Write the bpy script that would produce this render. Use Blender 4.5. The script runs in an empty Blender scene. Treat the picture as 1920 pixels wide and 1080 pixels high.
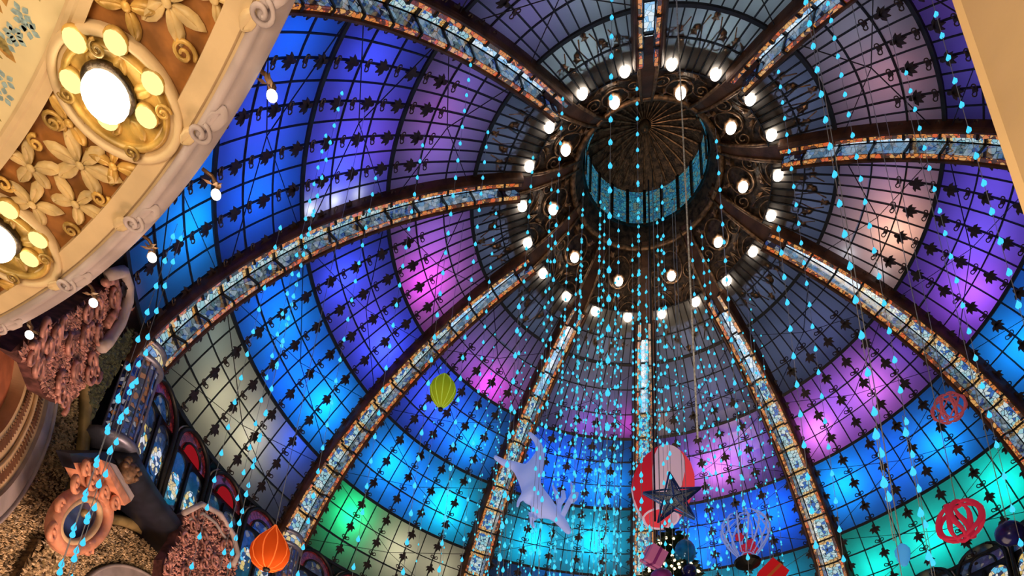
import bpy, bmesh, math, random
from math import sin, cos, pi, radians, hypot, sqrt, atan2
from mathutils import Vector, Matrix, Euler

rnd = random.Random(7)
scene = bpy.context.scene
COL = scene.collection

# ------------------------------------------------------------------ camera
# z of everything is measured from a floor at 0; the lens is at CZ
CZ = 1.6
CAMP = Vector((0.0, -13.1417, CZ))
FPX, PPX, PPY = 1343.9, 960.0, 1295.4
PITCH, ROLL, YAW, A0 = radians(21.9145), radians(3.5979), radians(-12.1339), radians(1.7196)
fw = Vector((sin(YAW) * cos(PITCH), cos(YAW) * cos(PITCH), sin(PITCH)))
rt0 = Vector((cos(YAW), -sin(YAW), 0))
up0 = rt0.cross(fw)
RT = cos(ROLL) * rt0 + sin(ROLL) * up0
UP = -sin(ROLL) * rt0 + cos(ROLL) * up0
cam_d = bpy.data.cameras.new('camera')
cam = bpy.data.objects.new('camera', cam_d)
COL.objects.link(cam)
cam_d.sensor_fit = 'HORIZONTAL'
cam_d.sensor_width = 36.0
cam_d.lens = 36.0 * FPX / 1920.0
cam_d.shift_x = 0.0
cam_d.shift_y = (PPY - 540.0) / 1920.0
cam_d.clip_start = 0.05
cam_d.clip_end = 400
m3 = Matrix((RT, UP, -fw)).transposed()
cam.matrix_world = Matrix.Translation(CAMP) @ m3.to_4x4()
scene.camera = cam

# ------------------------------------------------------------------ world, exposure
world = bpy.data.worlds.new('dusk')
scene.world = world
world.use_nodes = True
bgn = world.node_tree.nodes['Background']
bgn.inputs[0].default_value = (0.35, 0.45, 0.80, 1)
bgn.inputs[1].default_value = 0.05
vs = scene.view_settings
vs.view_transform = 'Standard'
vs.look = 'None'
vs.exposure = 0.0
vs.gamma = 1.0
vs.use_curve_mapping = False
scene.cycles.use_denoising = True
scene.cycles.max_bounces = 5
scene.cycles.diffuse_bounces = 2
scene.cycles.glossy_bounces = 2
scene.cycles.transmission_bounces = 5
scene.cycles.transparent_max_bounces = 8
scene.cycles.sample_clamp_indirect = 4.0
scene.cycles.use_adaptive_sampling = True
scene.cycles.adaptive_threshold = 0.04
scene.cycles.caustics_reflective = False
scene.cycles.caustics_refractive = False


def lamp(name, kind, loc, power, color, size=0.2, target=None, spot=None, blend=0.6):
    l = bpy.data.lights.new(name, kind)
    l.energy = power
    l.color = color
    if kind == 'AREA':
        l.size = size
    else:
        l.shadow_soft_size = size
    o = bpy.data.objects.new(name, l)
    COL.objects.link(o)
    o.location = loc
    if target is not None:
        o.rotation_euler = (Vector(target) - Vector(loc)).to_track_quat('-Z', 'Y').to_euler()
    if spot:
        l.spot_size = spot
        l.spot_blend = blend
    return o


# warm light of the shop floors below, shining up into the hall; last two added as fill
lamp('hall_light', 'AREA', (0, 0, 0.6), 900, (1.0, 0.72, 0.45), 9.0, (0, 0, 10))
lamp('gallery_light', 'AREA', (-2.0, -15.5, 0.5), 640, (1.0, 0.76, 0.50), 4.0, (-2.0, -13.0, 8))
lamp('pillar_fill_light', 'AREA', (0.6, -16.0, 6.0), 200, (1.0, 0.74, 0.46), 1.2, (2.4, -10.5, 5.2))  # unseen lamp added to brighten the tan pillar
lamp('arcade_fill_light', 'AREA', (-5.5, -2.0, 1.0), 800, (1.0, 0.62, 0.42), 2.5, (-11, -3.5, 8.5))  # added fill that lifts the left arches

# ------------------------------------------------------------------ dome shape
RC, ZC, RHO = -1.14, 7.105 + CZ, 12.709     # meridian arc of the rib soffits
GOFF = 0.15                                # glass lies this far outside them
STEP = radians(3.517)
TH_TOP = radians(63.4) + 3 * STEP
RINGS = [TH_TOP - i * STEP for i in range(17)]      # heavy at 0,3,6,9,12,15


def azr(azdeg):
    return radians(azdeg) + A0


def pol(azdeg, r, z):
    a = azr(azdeg)
    return Vector((r * sin(a), -r * cos(a), z))


def prof(th, off=0.0):
    return RC + (RHO + off) * cos(th), ZC + (RHO + off) * sin(th)


def dome_p(azdeg, th, off=0.0):
    r, z = prof(th, off)
    return pol(azdeg, r, z)


def dome_z(r, off=0.0):
    return ZC + sqrt(max(0.0, (RHO + off) ** 2 - (r - RC) ** 2))


def ray(px, py):
    return fw + (px - PPX) / FPX * RT - (py - PPY) / FPX * UP


def at(px, py, d):
    """point seen at that pixel, d metres away over the ground"""
    v = ray(px, py)
    return CAMP + v * (d / hypot(v.x, v.y))


def at_z(px, py, z):
    v = ray(px, py)
    return CAMP + v * ((z - CZ) / v.z)


def at_cyl(px, py, rad):
    v = ray(px, py)
    a = v.x ** 2 + v.y ** 2
    b = 2 * (CAMP.x * v.x + CAMP.y * v.y)
    c = CAMP.x ** 2 + CAMP.y ** 2 - rad ** 2
    return CAMP + v * ((-b + sqrt(b * b - 4 * a * c)) / (2 * a))


def proj(p):
    v = Vector(p) - CAMP
    z = v.dot(fw)
    return PPX + FPX * v.dot(RT) / z, PPY - FPX * v.dot(UP) / z


# ------------------------------------------------------------------ materials
MATS = {}


def _nt(name):
    m = bpy.data.materials.new(name)
    m.use_nodes = True
    nt = m.node_tree
    for n in list(nt.nodes):
        nt.nodes.remove(n)
    out = nt.nodes.new('ShaderNodeOutputMaterial')
    MATS[name] = m
    return m, nt, out


def principled(name, color, rough=0.5, metal=0.0, var=0.12, scale=6.0, bump=0.0, bscale=30.0, color2=None, spec=0.5,
               sheen=0.0, trans=0.0, alpha=1.0):
    m, nt, out = _nt(name)
    b = nt.nodes.new('ShaderNodeBsdfPrincipled')
    b.inputs['Roughness'].default_value = rough
    b.inputs['Metallic'].default_value = metal
    b.inputs['Specular IOR Level'].default_value = spec
    b.inputs['Transmission Weight'].default_value = trans
    b.inputs['Alpha'].default_value = alpha
    tc = nt.nodes.new('ShaderNodeTexCoord')
    nz = nt.nodes.new('ShaderNodeTexNoise')
    nz.inputs['Scale'].default_value = scale
    nz.inputs['Detail'].default_value = 4
    nt.links.new(tc.outputs['Object'], nz.inputs['Vector'])
    mix = nt.nodes.new('ShaderNodeMix')
    mix.data_type = 'RGBA'
    c2 = color2 if color2 else tuple(min(1, c * (1 - 2 * var)) for c in color)
    c1 = color if color2 else tuple(min(1, c * (1 + var)) for c in color)
    mix.inputs[6].default_value = (*c1, 1)
    mix.inputs[7].default_value = (*c2, 1)
    mr = nt.nodes.new('ShaderNodeMapRange')
    mr.inputs[1].default_value = 0.38
    mr.inputs[2].default_value = 0.62
    nt.links.new(nz.outputs['Fac'], mr.inputs[0])
    nt.links.new(mr.outputs[0], mix.inputs[0])
    nt.links.new(mix.outputs[2], b.inputs['Base Color'])
    if bump > 0:
        n2 = nt.nodes.new('ShaderNodeTexNoise')
        n2.inputs['Scale'].default_value = bscale
        n2.inputs['Detail'].default_value = 5
        nt.links.new(tc.outputs['Object'], n2.inputs['Vector'])
        bp = nt.nodes.new('ShaderNodeBump')
        bp.inputs['Strength'].default_value = bump
        bp.inputs['Distance'].default_value = 0.03
        nt.links.new(n2.outputs['Fac'], bp.inputs['Height'])
        nt.links.new(bp.outputs[0], b.inputs['Normal'])
    nt.links.new(b.outputs[0], out.inputs[0])
    return m


def emitter(name, color, strength, sample=True):
    m, nt, out = _nt(name)
    e = nt.nodes.new('ShaderNodeEmission')
    e.inputs[0].default_value = (*color, 1)
    e.inputs[1].default_value = strength
    nt.links.new(e.outputs[0], out.inputs[0])
    if not sample:
        m.cycles.emission_sampling = 'NONE'
    return m


def stained(name, cols, scale, strength, sample=False, stretch=(1, 1, 1), lead=0.06):
    """backlit leaded glass: cells of colour with dark cames"""
    m, nt, out = _nt(name)
    tc = nt.nodes.new('ShaderNodeTexCoord')
    mp = nt.nodes.new('ShaderNodeMapping')
    mp.inputs['Scale'].default_value = stretch
    geo = nt.nodes.new('ShaderNodeObjectInfo')
    addv = nt.nodes.new('ShaderNodeVectorMath')
    addv.operation = 'ADD'
    nt.links.new(tc.outputs['Object'], mp.inputs[0])
    nt.links.new(mp.outputs[0], addv.inputs[0])
    sc = nt.nodes.new('ShaderNodeVectorMath')
    sc.operation = 'SCALE'
    sc.inputs[0].default_value = (13.1, 7.7, 5.3)
    nt.links.new(geo.outputs['Random'], sc.inputs[3])
    nt.links.new(sc.outputs[0], addv.inputs[1])
    v = nt.nodes.new('ShaderNodeTexVoronoi')
    v.inputs['Scale'].default_value = scale
    nt.links.new(addv.outputs[0], v.inputs['Vector'])
    sep = nt.nodes.new('ShaderNodeSeparateColor')
    nt.links.new(v.outputs['Color'], sep.inputs[0])
    cr = nt.nodes.new('ShaderNodeValToRGB')
    cr.color_ramp.interpolation = 'CONSTANT'
    els = cr.color_ramp.elements
    while len(els) < len(cols):
        els.new(0.5)
    for i, c in enumerate(cols):
        els[i].position = i / len(cols)
        els[i].color = (*c, 1)
    nt.links.new(sep.outputs[0], cr.inputs[0])
    v2 = nt.nodes.new('ShaderNodeTexVoronoi')
    v2.feature = 'DISTANCE_TO_EDGE'
    v2.inputs['Scale'].default_value = scale
    nt.links.new(addv.outputs[0], v2.inputs['Vector'])
    mr = nt.nodes.new('ShaderNodeMapRange')
    mr.inputs[1].default_value = lead * 0.5
    mr.inputs[2].default_value = lead
    nt.links.new(v2.outputs['Distance'], mr.inputs[0])
    ml = nt.nodes.new('ShaderNodeMath')
    ml.operation = 'MULTIPLY'
    ml.inputs[1].default_value = strength
    nt.links.new(mr.outputs[0], ml.inputs[0])
    e = nt.nodes.new('ShaderNodeEmission')
    nt.links.new(cr.outputs[0], e.inputs[0])
    nt.links.new(ml.outputs[0], e.inputs[1])
    g = nt.nodes.new('ShaderNodeBsdfGlossy')
    g.inputs[0].default_value = (0.25, 0.25, 0.25, 1)
    g.inputs[1].default_value = 0.12
    ad = nt.nodes.new('ShaderNodeAddShader')
    nt.links.new(e.outputs[0], ad.inputs[0])
    nt.links.new(g.outputs[0], ad.inputs[1])
    nt.links.new(ad.outputs[0], out.inputs[0])
    if not sample:
        m.cycles.emission_sampling = 'NONE'
    return m


def pane_glass(name):
    """milky dome glass lit by the lamps behind it"""
    m, nt, out = _nt(name)
    tc = nt.nodes.new('ShaderNodeTexCoord')
    nz = nt.nodes.new('ShaderNodeTexNoise')
    nz.inputs['Scale'].default_value = 0.9
    nz.inputs['Detail'].default_value = 3
    nt.links.new(tc.outputs['Object'], nz.inputs['Vector'])
    oi = nt.nodes.new('ShaderNodeObjectInfo')
    mu = nt.nodes.new('ShaderNodeMapRange')
    mu.inputs[3].default_value = 0.80
    mu.inputs[4].default_value = 0.95
    nt.links.new(oi.outputs['Random'], mu.inputs[0])
    cm = nt.nodes.new('ShaderNodeCombineColor')
    for i in range(3):
        nt.links.new(mu.outputs[0], cm.inputs[i])
    t = nt.nodes.new('ShaderNodeBsdfTranslucent')
    nt.links.new(cm.outputs[0], t.inputs[0])
    g = nt.nodes.new('ShaderNodeBsdfGlossy')
    g.inputs[1].default_value = 0.15
    g.inputs[0].default_value = (0.8, 0.8, 0.8, 1)
    mx = nt.nodes.new('ShaderNodeMixShader')
    mx.inputs[0].default_value = 0.03
    nt.links.new(t.outputs[0], mx.inputs[1])
    nt.links.new(g.outputs[0], mx.inputs[2])
    nt.links.new(mx.outputs[0], out.inputs[0])
    return m


GLASS = pane_glass('dome_glass')
IRON = principled('black_iron', (0.012, 0.011, 0.014), 0.45, 0.3, 0.2)
PALM = principled('palmette_iron', (0.030, 0.016, 0.014), 0.5, 0.3, 0.2, 20)
BROWN = principled('brown_iron', (0.085, 0.035, 0.017), 0.38, 0.35, 0.25, 3, 0.2, 20)
BRONZE = principled('dark_bronze', (0.060, 0.037, 0.022), 0.40, 0.55, 0.4, 7, 0.6, 18)
BRONZE_L = principled('scroll_bronze', (0.22, 0.125, 0.065), 0.36, 0.6, 0.35, 9)
AMBER = stained('amber_glass', [(1.0, 0.30, 0.05), (1.0, 0.16, 0.03), (1.0, 0.50, 0.14), (0.25, 0.05, 0.01), (1.0, 0.34, 0.06), (0.10, 0.03, 0.01)], 10, 0.62)


def rib_glass(name, strength):
    """leaded soffit pane: pale cyan field, gilt flowers at both ends, blue scrolls along one flank"""
    m, nt, out = _nt(name)
    N, L = nt.nodes.new, nt.links.new
    uv = N('ShaderNodeUVMap')
    oi = N('ShaderNodeObjectInfo')
    off = N('ShaderNodeVectorMath'); off.operation = 'SCALE'; off.inputs[0].default_value = (7.3, 11.9, 3.1)
    L(oi.outputs['Random'], off.inputs[3])
    mp = N('ShaderNodeVectorMath'); mp.operation = 'MULTIPLY_ADD'; mp.inputs[1].default_value = (2.2, 4.6, 1)
    L(uv.outputs[0], mp.inputs[0]); L(off.outputs[0], mp.inputs[2])
    nz = N('ShaderNodeTexNoise'); nz.inputs['Scale'].default_value = 1.6; nz.inputs['Detail'].default_value = 2
    L(mp.outputs[0], nz.inputs['Vector'])
    vo = N('ShaderNodeTexVoronoi'); vo.inputs['Scale'].default_value = 1.7
    L(mp.outputs[0], vo.inputs['Vector'])
    ve = N('ShaderNodeTexVoronoi'); ve.feature = 'DISTANCE_TO_EDGE'; ve.inputs['Scale'].default_value = 1.7
    L(mp.outputs[0], ve.inputs['Vector'])
    sx = N('ShaderNodeSeparateXYZ'); L(uv.outputs[0], sx.inputs[0])

    def mth(op, a_, b_=None):
        n = N('ShaderNodeMath'); n.operation = op
        for i, q in enumerate((a_, b_)):
            if q is None:
                continue
            if isinstance(q, (int, float)):
                n.inputs[i].default_value = q
            else:
                L(q, n.inputs[i])
        return n.outputs[0]
    vend = mth('ABSOLUTE', mth('SUBTRACT', sx.outputs[1], .5))
    gold = mth('GREATER_THAN', mth('ADD', vend, mth('MULTIPLY', nz.outputs['Fac'], .35)), .56)
    uc = mth('ABSOLUTE', mth('SUBTRACT', sx.outputs[0], .5))
    sep = N('ShaderNodeSeparateColor'); L(vo.outputs['Color'], sep.inputs[0])
    blue = mth('GREATER_THAN', mth('ADD', mth('MULTIPLY', sep.outputs[0], .62), mth('MULTIPLY', uc, -.55)), .36)

    def mix(f, c1, c2):
        n = N('ShaderNodeMix'); n.data_type = 'RGBA'
        L(f, n.inputs[0])
        for i, c in ((6, c1), (7, c2)):
            if isinstance(c, tuple):
                n.inputs[i].default_value = (*c, 1)
            else:
                L(c, n.inputs[i])
        return n.outputs[2]
    base = mix(sep.outputs[1], (0.30, 0.68, 0.78), (0.80, 0.92, 0.92))
    c = mix(blue, base, (0.04, 0.16, 0.55))
    c = mix(gold, c, mix(sep.outputs[2], (0.80, 0.34, 0.07), (0.95, 0.72, 0.32)))
    mr = N('ShaderNodeMapRange'); mr.inputs[1].default_value = .02; mr.inputs[2].default_value = .07
    L(ve.outputs['Distance'], mr.inputs[0])
    em = N('ShaderNodeEmission'); L(c, em.inputs[0]); L(mth('MULTIPLY', mr.outputs[0], strength), em.inputs[1])
    g = N('ShaderNodeBsdfGlossy'); g.inputs[0].default_value = (.2, .2, .2, 1); g.inputs[1].default_value = .12
    ad = N('ShaderNodeAddShader'); L(em.outputs[0], ad.inputs[0]); L(g.outputs[0], ad.inputs[1]); L(ad.outputs[0], out.inputs[0])
    m.cycles.emission_sampling = 'NONE'
    return m


RIBGLASS = rib_glass('rib_glass', 0.72)
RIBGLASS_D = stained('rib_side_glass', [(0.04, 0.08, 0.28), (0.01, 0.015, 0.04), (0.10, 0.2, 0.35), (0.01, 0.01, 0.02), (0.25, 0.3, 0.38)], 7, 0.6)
RIBGLASS_T = stained('rib_top_glass', [(0.45, 0.75, 1.0), (0.8, 0.92, 1.0), (0.3, 0.6, 0.95), (0.7, 0.85, 1.0)], 9, 0.9, lead=0.03)
MOSAICBLUE = stained('lantern_glass', [(0.05, 0.40, 0.62), (0.10, 0.55, 0.70), (0.04, 0.25, 0.5), (0.25, 0.4, 0.35), (0.08, 0.45, 0.75)], 12, 0.36)
BULB = emitter('globe_bulb', (1.0, 0.86, 0.70), 6.5)
DROP = emitter('cyan_led', (0.06, 0.60, 1.0), 1.25, False)
DROP2 = emitter('teal_led', (0.06, 0.68, 0.92), 1.1, False)
WIRE = principled('wire', (0.35, 0.38, 0.45), 0.5, 0.0, 0.1)
ROPE = principled('grey_rope', (0.55, 0.60, 0.70), 0.7, 0, 0.2, 40)
STONE = principled('cream_stone', (0.72, 0.53, 0.30), 0.6, 0, 0.06, 2.5, 0.15, 12)
STONE_P = principled('cream_painted', (0.78, 0.64, 0.36), 0.6, 0, 0.05, 2)
GILT = principled('gilt_relief', (0.66, 0.40, 0.10), 0.42, 0.15, 0.25, 5, 0.2, 14)
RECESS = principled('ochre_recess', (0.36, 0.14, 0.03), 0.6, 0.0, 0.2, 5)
MAUVE = principled('mauve_plaster', (0.56, 0.46, 0.47), 0.62, 0, 0.10, 2.2, 0.2, 9)
PILLAR = principled('tan_plaster', (0.74, 0.53, 0.29), 0.65, 0, 0.03, 1.2, 0.05, 30)
GLOBE = emitter('lamp_globe', (1.0, 0.88, 0.60), 9.0)
DISC = emitter('lamp_disc', (1.0, 0.93, 0.36), 1.15)

# ------------------------------------------------------------------ mesh helpers


class MB:
    def __init__(self):
        self.v = []
        self.f = []

    def add(self, verts, faces):
        o = len(self.v)
        self.v.extend([tuple(p) for p in verts])
        self.f.extend([tuple(i + o for i in f) for f in faces])
        return self

    def box8(self, p):
        return self.add(p, [(0, 1, 2, 3), (7, 6, 5, 4), (0, 4, 5, 1), (1, 5, 6, 2), (2, 6, 7, 3), (3, 7, 4, 0)])

    def bar(self, a, b, w, h=None, up=(0, 0, 1)):
        a, b = Vector(a), Vector(b)
        h = h or w
        d = (b - a).normalized()
        s = d.cross(Vector(up))
        if s.length < 1e-4:
            s = d.cross(Vector((1, 0, 0)))
        s.normalize()
        n = s.cross(d)
        p = []
        for q in (a, b):
            for (i, j) in ((-1, -1), (1, -1), (1, 1), (-1, 1)):
                p.append(q + s * (i * w / 2) + n * (j * h / 2))
        return self.box8([p[0], p[1], p[2], p[3], p[4], p[5], p[6], p[7]])

    def tube(self, pts, rad, n=6, closed=False):
        pts = [Vector(p) for p in pts]
        m = len(pts)
        rads = rad if isinstance(rad, (list, tuple)) else [rad] * m
        rings = []
        prev = None
        for i, p in enumerate(pts):
            if closed:
                t = pts[(i + 1) % m] - pts[(i - 1) % m]
            else:
                t = pts[min(i + 1, m - 1)] - pts[max(i - 1, 0)]
            t.normalize()
            if prev is None:
                s = t.cross(Vector((0, 0, 1)))
                if s.length < 1e-3:
                    s = t.cross(Vector((1, 0, 0)))
            else:
                s = prev - t * prev.dot(t)
            s.normalize()
            prev = s
            b = t.cross(s)
            rings.append([p + (s * cos(2 * pi * k / n) + b * sin(2 * pi * k / n)) * rads[i] for k in range(n)])
        vs = [q for r in rings for q in r]
        fs = []
        for i in range(m if closed else m - 1):
            j = (i + 1) % m
            for k in range(n):
                fs.append((i * n + k, i * n + (k + 1) % n, j * n + (k + 1) % n, j * n + k))
        if not closed:
            fs.append(tuple(range(n))[::-1])
            fs.append(tuple((m - 1) * n + k for k in range(n)))
        return self.add(vs, fs)

    def lathe(self, prof_, n=16, c=(0, 0, 0), M=None, cap=True, lobes=0, lobe=0.0):
        vs = []
        c = Vector(c)
        for (r, z) in prof_:
            for k in range(n):
                a = 2 * pi * k / n
                rr = r * (1 + lobe * abs(cos(lobes * a / 2))) if lobes else r
                p = Vector((rr * cos(a), rr * sin(a), z))
                vs.append((M @ p if M else p) + c)
        fs = []
        for i in range(len(prof_) - 1):
            for k in range(n):
                fs.append((i * n + k, i * n + (k + 1) % n, (i + 1) * n + (k + 1) % n, (i + 1) * n + k))
        if cap:
            fs.append(tuple(range(n))[::-1])
            fs.append(tuple((len(prof_) - 1) * n + k for k in range(n)))
        return self.add(vs, fs)

    def sphere(self, c, r, n=12, m=8, sz=1.0, M=None):
        pr = [(max(1e-4, r * sin(pi * i / m)), -r * sz * cos(pi * i / m)) for i in range(m + 1)]
        return self.lathe(pr, n, c, M, cap=False)

    def sweep(self, path, section, closed=False):
        """path: list of (origin, axis_u, axis_v); section: list of (u, v)"""
        n = len(section)
        vs = []
        for (o, u, v) in path:
            for (a, b) in section:
                vs.append(Vector(o) + Vector(u) * a + Vector(v) * b)
        fs = []
        for i in range(len(path) - 1):
            for k in range(n if closed else n - 1):
                k2 = (k + 1) % n
                fs.append((i * n + k, i * n + k2, (i + 1) * n + k2, (i + 1) * n + k))
        if closed:
            fs.append(tuple(range(n))[::-1])
            fs.append(tuple((len(path) - 1) * n + k for k in range(n)))
        return self.add(vs, fs)

    def mesh(self, name, mat, smooth=False):
        me = bpy.data.meshes.new(name)
        me.from_pydata(self.v, [], self.f)
        if mat:
            for mm in (mat if isinstance(mat, (list, tuple)) else [mat]):
                me.materials.append(mm)
        if smooth:
            me.polygons.foreach_set('use_smooth', [True] * len(me.polygons))
        me.update()
        return me

    def build(self, name, mat, parent=None, smooth=False):
        return link(name, self.mesh(name, mat, smooth), parent)


def link(name, me, parent=None, loc=None, rot=None, M=None):
    o = bpy.data.objects.new(name, me)
    COL.objects.link(o)
    if parent is not None:
        o.parent = parent
    if M is not None:
        o.matrix_local = M
    else:
        if loc is not None:
            o.location = loc
        if rot is not None:
            o.rotation_euler = rot
    return o


def empty(name, loc=(0, 0, 0), rz=0.0):
    o = bpy.data.objects.new(name, None)
    COL.objects.link(o)
    o.empty_display_size = 0.2
    o.location = loc
    o.rotation_euler = (0, 0, rz)
    return o


def tag(o, label=None, cat=None, group=None, kind=None):
    if label:
        o['label'] = label
    if cat:
        o['category'] = cat
    if group:
        o['group'] = group
    if kind:
        o['kind'] = kind
    return o


def frame_at(p, n, t):
    """matrix with z along n, y along t"""
    n = Vector(n).normalized()
    t = Vector(t)
    t = (t - n * t.dot(n)).normalized()
    x = t.cross(n)
    return Matrix.Translation(Vector(p)) @ Matrix((x, t, n)).transposed().to_4x4()


# base meshes are built on azimuth 0 in a frame where the meridian lies in the x=0 plane, pointing to -y;
# rotating them by an angle about z brings them to any azimuth


def p0(daz, th, off=0.0):
    r, z = prof(th, off)
    a = radians(daz)
    return Vector((r * sin(a), -r * cos(a), z))


# ------------------------------------------------------------------ dome glazing
NC = 12


def hw(th):
    return 0.11 + 0.20 * min(1, max(0, (radians(69) - th) / radians(48)))


def rib_lim(th):
    # half angle (degrees) that a rib takes out of the glass
    return math.degrees((hw(th) + 0.13) / prof(th, 0)[0])


USE = 36.0 - 2 * 1.55          # clear sector between the ribs
DC = 36.0 / NC
palm_m = MB()


def palmette():
    # flat leaf fan cut from plate with a curled cross piece, in the xy plane (y up the meridian), thickness in z
    mb = MB()
    th = 0.02

    def plate(pts):
        n = len(pts)
        v = [(x, y, 0) for x, y in pts] + [(x, y, th) for x, y in pts]
        f = [tuple(range(n))[::-1], tuple(range(n, 2 * n))]
        for i in range(n):
            j = (i + 1) % n
            f.append((i, j, n + j, n + i))
        mb.add(v, f)
    for k in range(5):
        a = radians(-68 + 34 * k)
        L = 0.19 if k in (0, 4) else 0.22
        if k == 2:
            L = 0.245
        d = Vector((sin(a), -cos(a)))
        s = Vector((d.y, -d.x))
        w = 0.058
        o = Vector((0, -0.02))
        plate([(o + d * 0.0 + s * 0.012), o + d * L * .55 + s * w * .75, o + d * L, o + d * L * .55 - s * w * .75, o - s * 0.012])
    # stem knob
    plate([(-0.045, -0.02), (0.045, -0.02), (0.05, 0.05), (0.02, 0.09), (-0.02, 0.09), (-0.05, 0.05)])
    return mb


def curl():
    mb = MB()
    for s in (-1, 1):
        pts = []
        for i in range(8):
            a = -pi / 2 + i * 1.5 * pi / 7
            pts.append((s * (0.085 + 0.045 * cos(a)), 0.02 + 0.045 * sin(a), 0.02))
        mb.tube([(0, -0.03, 0.02), (s * 0.05, -0.03, 0.02)] + pts, 0.014, 4)
    mb.add([(-0.03, -0.05, 0), (0.03, -0.05, 0), (0.03, 0.05, 0), (-0.03, 0.05, 0), (-0.03, -0.05, 0.03), (0.03, -0.05, 0.03), (0.03, 0.05, 0.03), (-0.03, 0.05, 0.03)],
           [(3, 2, 1, 0), (4, 5, 6, 7), (0, 1, 5, 4), (1, 2, 6, 5), (2, 3, 7, 6), (3, 0, 4, 7)])
    return mb


PALM_ME = palmette().mesh('palmette', PALM)
CURL_ME = curl().mesh('curl', PALM)

pane_me = {}
for i in range(16):
    for c in range(NC):
        c0, c1 = -18 + DC * c, -18 + DC * (c + 1)
        rows = []
        for th in (RINGS[i], (RINGS[i] + RINGS[i + 1]) / 2, RINGS[i + 1]):
            L_ = 18 - rib_lim(th)
            rows.append((max(c0, -L_), min(c1, L_), th))
        if min(q[1] - q[0] for q in rows) < 0.15:
            continue
        vs = [p0(u0 + (u1 - u0) * k / 2, th, GOFF) for (u0, u1, th) in rows for k in range(3)]
        fs = [(a * 3 + k, (a + 1) * 3 + k, (a + 1) * 3 + k + 1, a * 3 + k + 1) for a in range(2) for k in range(2)]
        pane_me[(i, c)] = MB().add(vs, fs).mesh('pane', GLASS)


def meridian_bar(w, depth, i0, i1, off):
    path = []
    n = (i1 - i0) * 2
    for k in range(n + 1):
        th = RINGS[i0] + (RINGS[i1] - RINGS[i0]) * k / n
        path.append((p0(0, th, off), Vector((1, 0, 0)), Vector((0, -cos(th), sin(th)))))
    return MB().sweep(path, [(-w / 2, 0), (w / 2, 0), (w / 2, depth), (-w / 2, depth)], True)


BAR_ME = meridian_bar(0.025, 0.03, 1, 16, GOFF - 0.026).mesh('glazing_bar', IRON)
BARE_ME = meridian_bar(0.030, 0.035, 4, 16, GOFF - 0.031).mesh('glazing_bar', IRON)
BARP_ME = meridian_bar(0.030, 0.035, 1, 16, GOFF - 0.031).mesh('glazing_bar', IRON)


def ring_seg(th, w, dep_in, dep_out):
    path = []
    for k in range(13):
        daz = (18 - rib_lim(th)) * (k / 6 - 1)
        a = radians(daz)
        nrm = Vector((sin(a) * cos(th), -cos(a) * cos(th), sin(th)))
        tan = Vector((-sin(a) * sin(th), cos(a) * sin(th), cos(th)))
        path.append((p0(daz, th, GOFF), tan, nrm))
    return MB().sweep(path, [(-w / 2, -dep_in), (w / 2, -dep_in), (w / 2, dep_out), (-w / 2, dep_out)], True)


RING_ME = []
for i, th in enumerate(RINGS):
    if i % 3 == 0:
        RING_ME.append(ring_seg(th, 0.09, 0.05, 0.75).mesh('ring_beam_baffle', IRON))  # outward depth added as a baffle cutting the light between bays
    else:
        RING_ME.append(ring_seg(th, 0.03, 0.028, 0.02).mesh('ring_bar', IRON))

SECT_LABEL = {
    1: 'grey glazed dome bay above the plain tan pillar with faint rose light',
    2: 'dome bay with peach and violet lit panes beside the tan pillar',
    3: 'dome bay glowing pink above, blue and then teal towards its foot',
    4: 'dome bay with violet pink glow behind the red and white balloon',
    5: 'dome bay lit blue and cyan behind the white leaping figure',
    6: 'dome bay with magenta, blue and green panes behind the green paper lantern',
    7: 'dome bay going from magenta to blue to cream over the arched coloured windows',
    8: 'deep blue and violet dome bay beside the cream lamp-studded soffit',
    9: 'pale grey dome bay above the lantern crown, left of the upright rib',
    0: 'pale grey dome bay above the lantern crown, right of the upright rib'}
I0 = 1
for k in range(10):
    az_mid = 36 * k + 18
    S = empty('window_%d' % (k + 1), (0, 0, 0), azr(az_mid))
    tag(S, SECT_LABEL[k], None, None, 'structure')
    for i in range(I0, 16):
        for c in range(NC):
            if (i, c) in pane_me:
                link('pane', pane_me[(i, c)], S)
    for c in range(1, NC):
        link('glazing_bar', BARE_ME if c in (1, NC - 1) else BARP_ME if c % 2 else BAR_ME, S, rot=(0, 0, radians(-18 + DC * c)))
    for i, me in enumerate(RING_ME[I0:]):
        link(me.name.split('.')[0], me, S)
    for c in range(1, NC, 2):
        daz = -18 + DC * c
        for i in range(5, 16):
            th = RINGS[i] - STEP * 0.28
            a = radians(daz)
            nrm = -Vector((sin(a) * cos(th), -cos(a) * cos(th), sin(th)))
            tan = Vector((-sin(a) * sin(th), cos(a) * sin(th), cos(th)))
            link('palmette', PALM_ME, S, M=frame_at(p0(daz, th, GOFF - 0.07), nrm, tan))
            th2 = RINGS[i] + STEP * 0.12
            tan2 = Vector((-sin(a) * sin(th2), cos(a) * sin(th2), cos(th2)))
            link('curl', CURL_ME, S, M=frame_at(p0(daz, th2, GOFF - 0.07), nrm, tan2))
    # thin tie rods crossing each bay
    for (i0, i1) in ((3, 6), (6, 9), (9, 12), (12, 15)):
        for s in (-1, 1):
            MB().tube([p0(-s * 15.5, RINGS[i0] - STEP * .2, GOFF - 0.11), p0(0, (RINGS[i0] + RINGS[i1]) / 2, GOFF - 0.11), p0(s * 15.5, RINGS[i1] + STEP * .2, GOFF - 0.11)], 0.011, 4).build('tie_rod', IRON, S)

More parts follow.
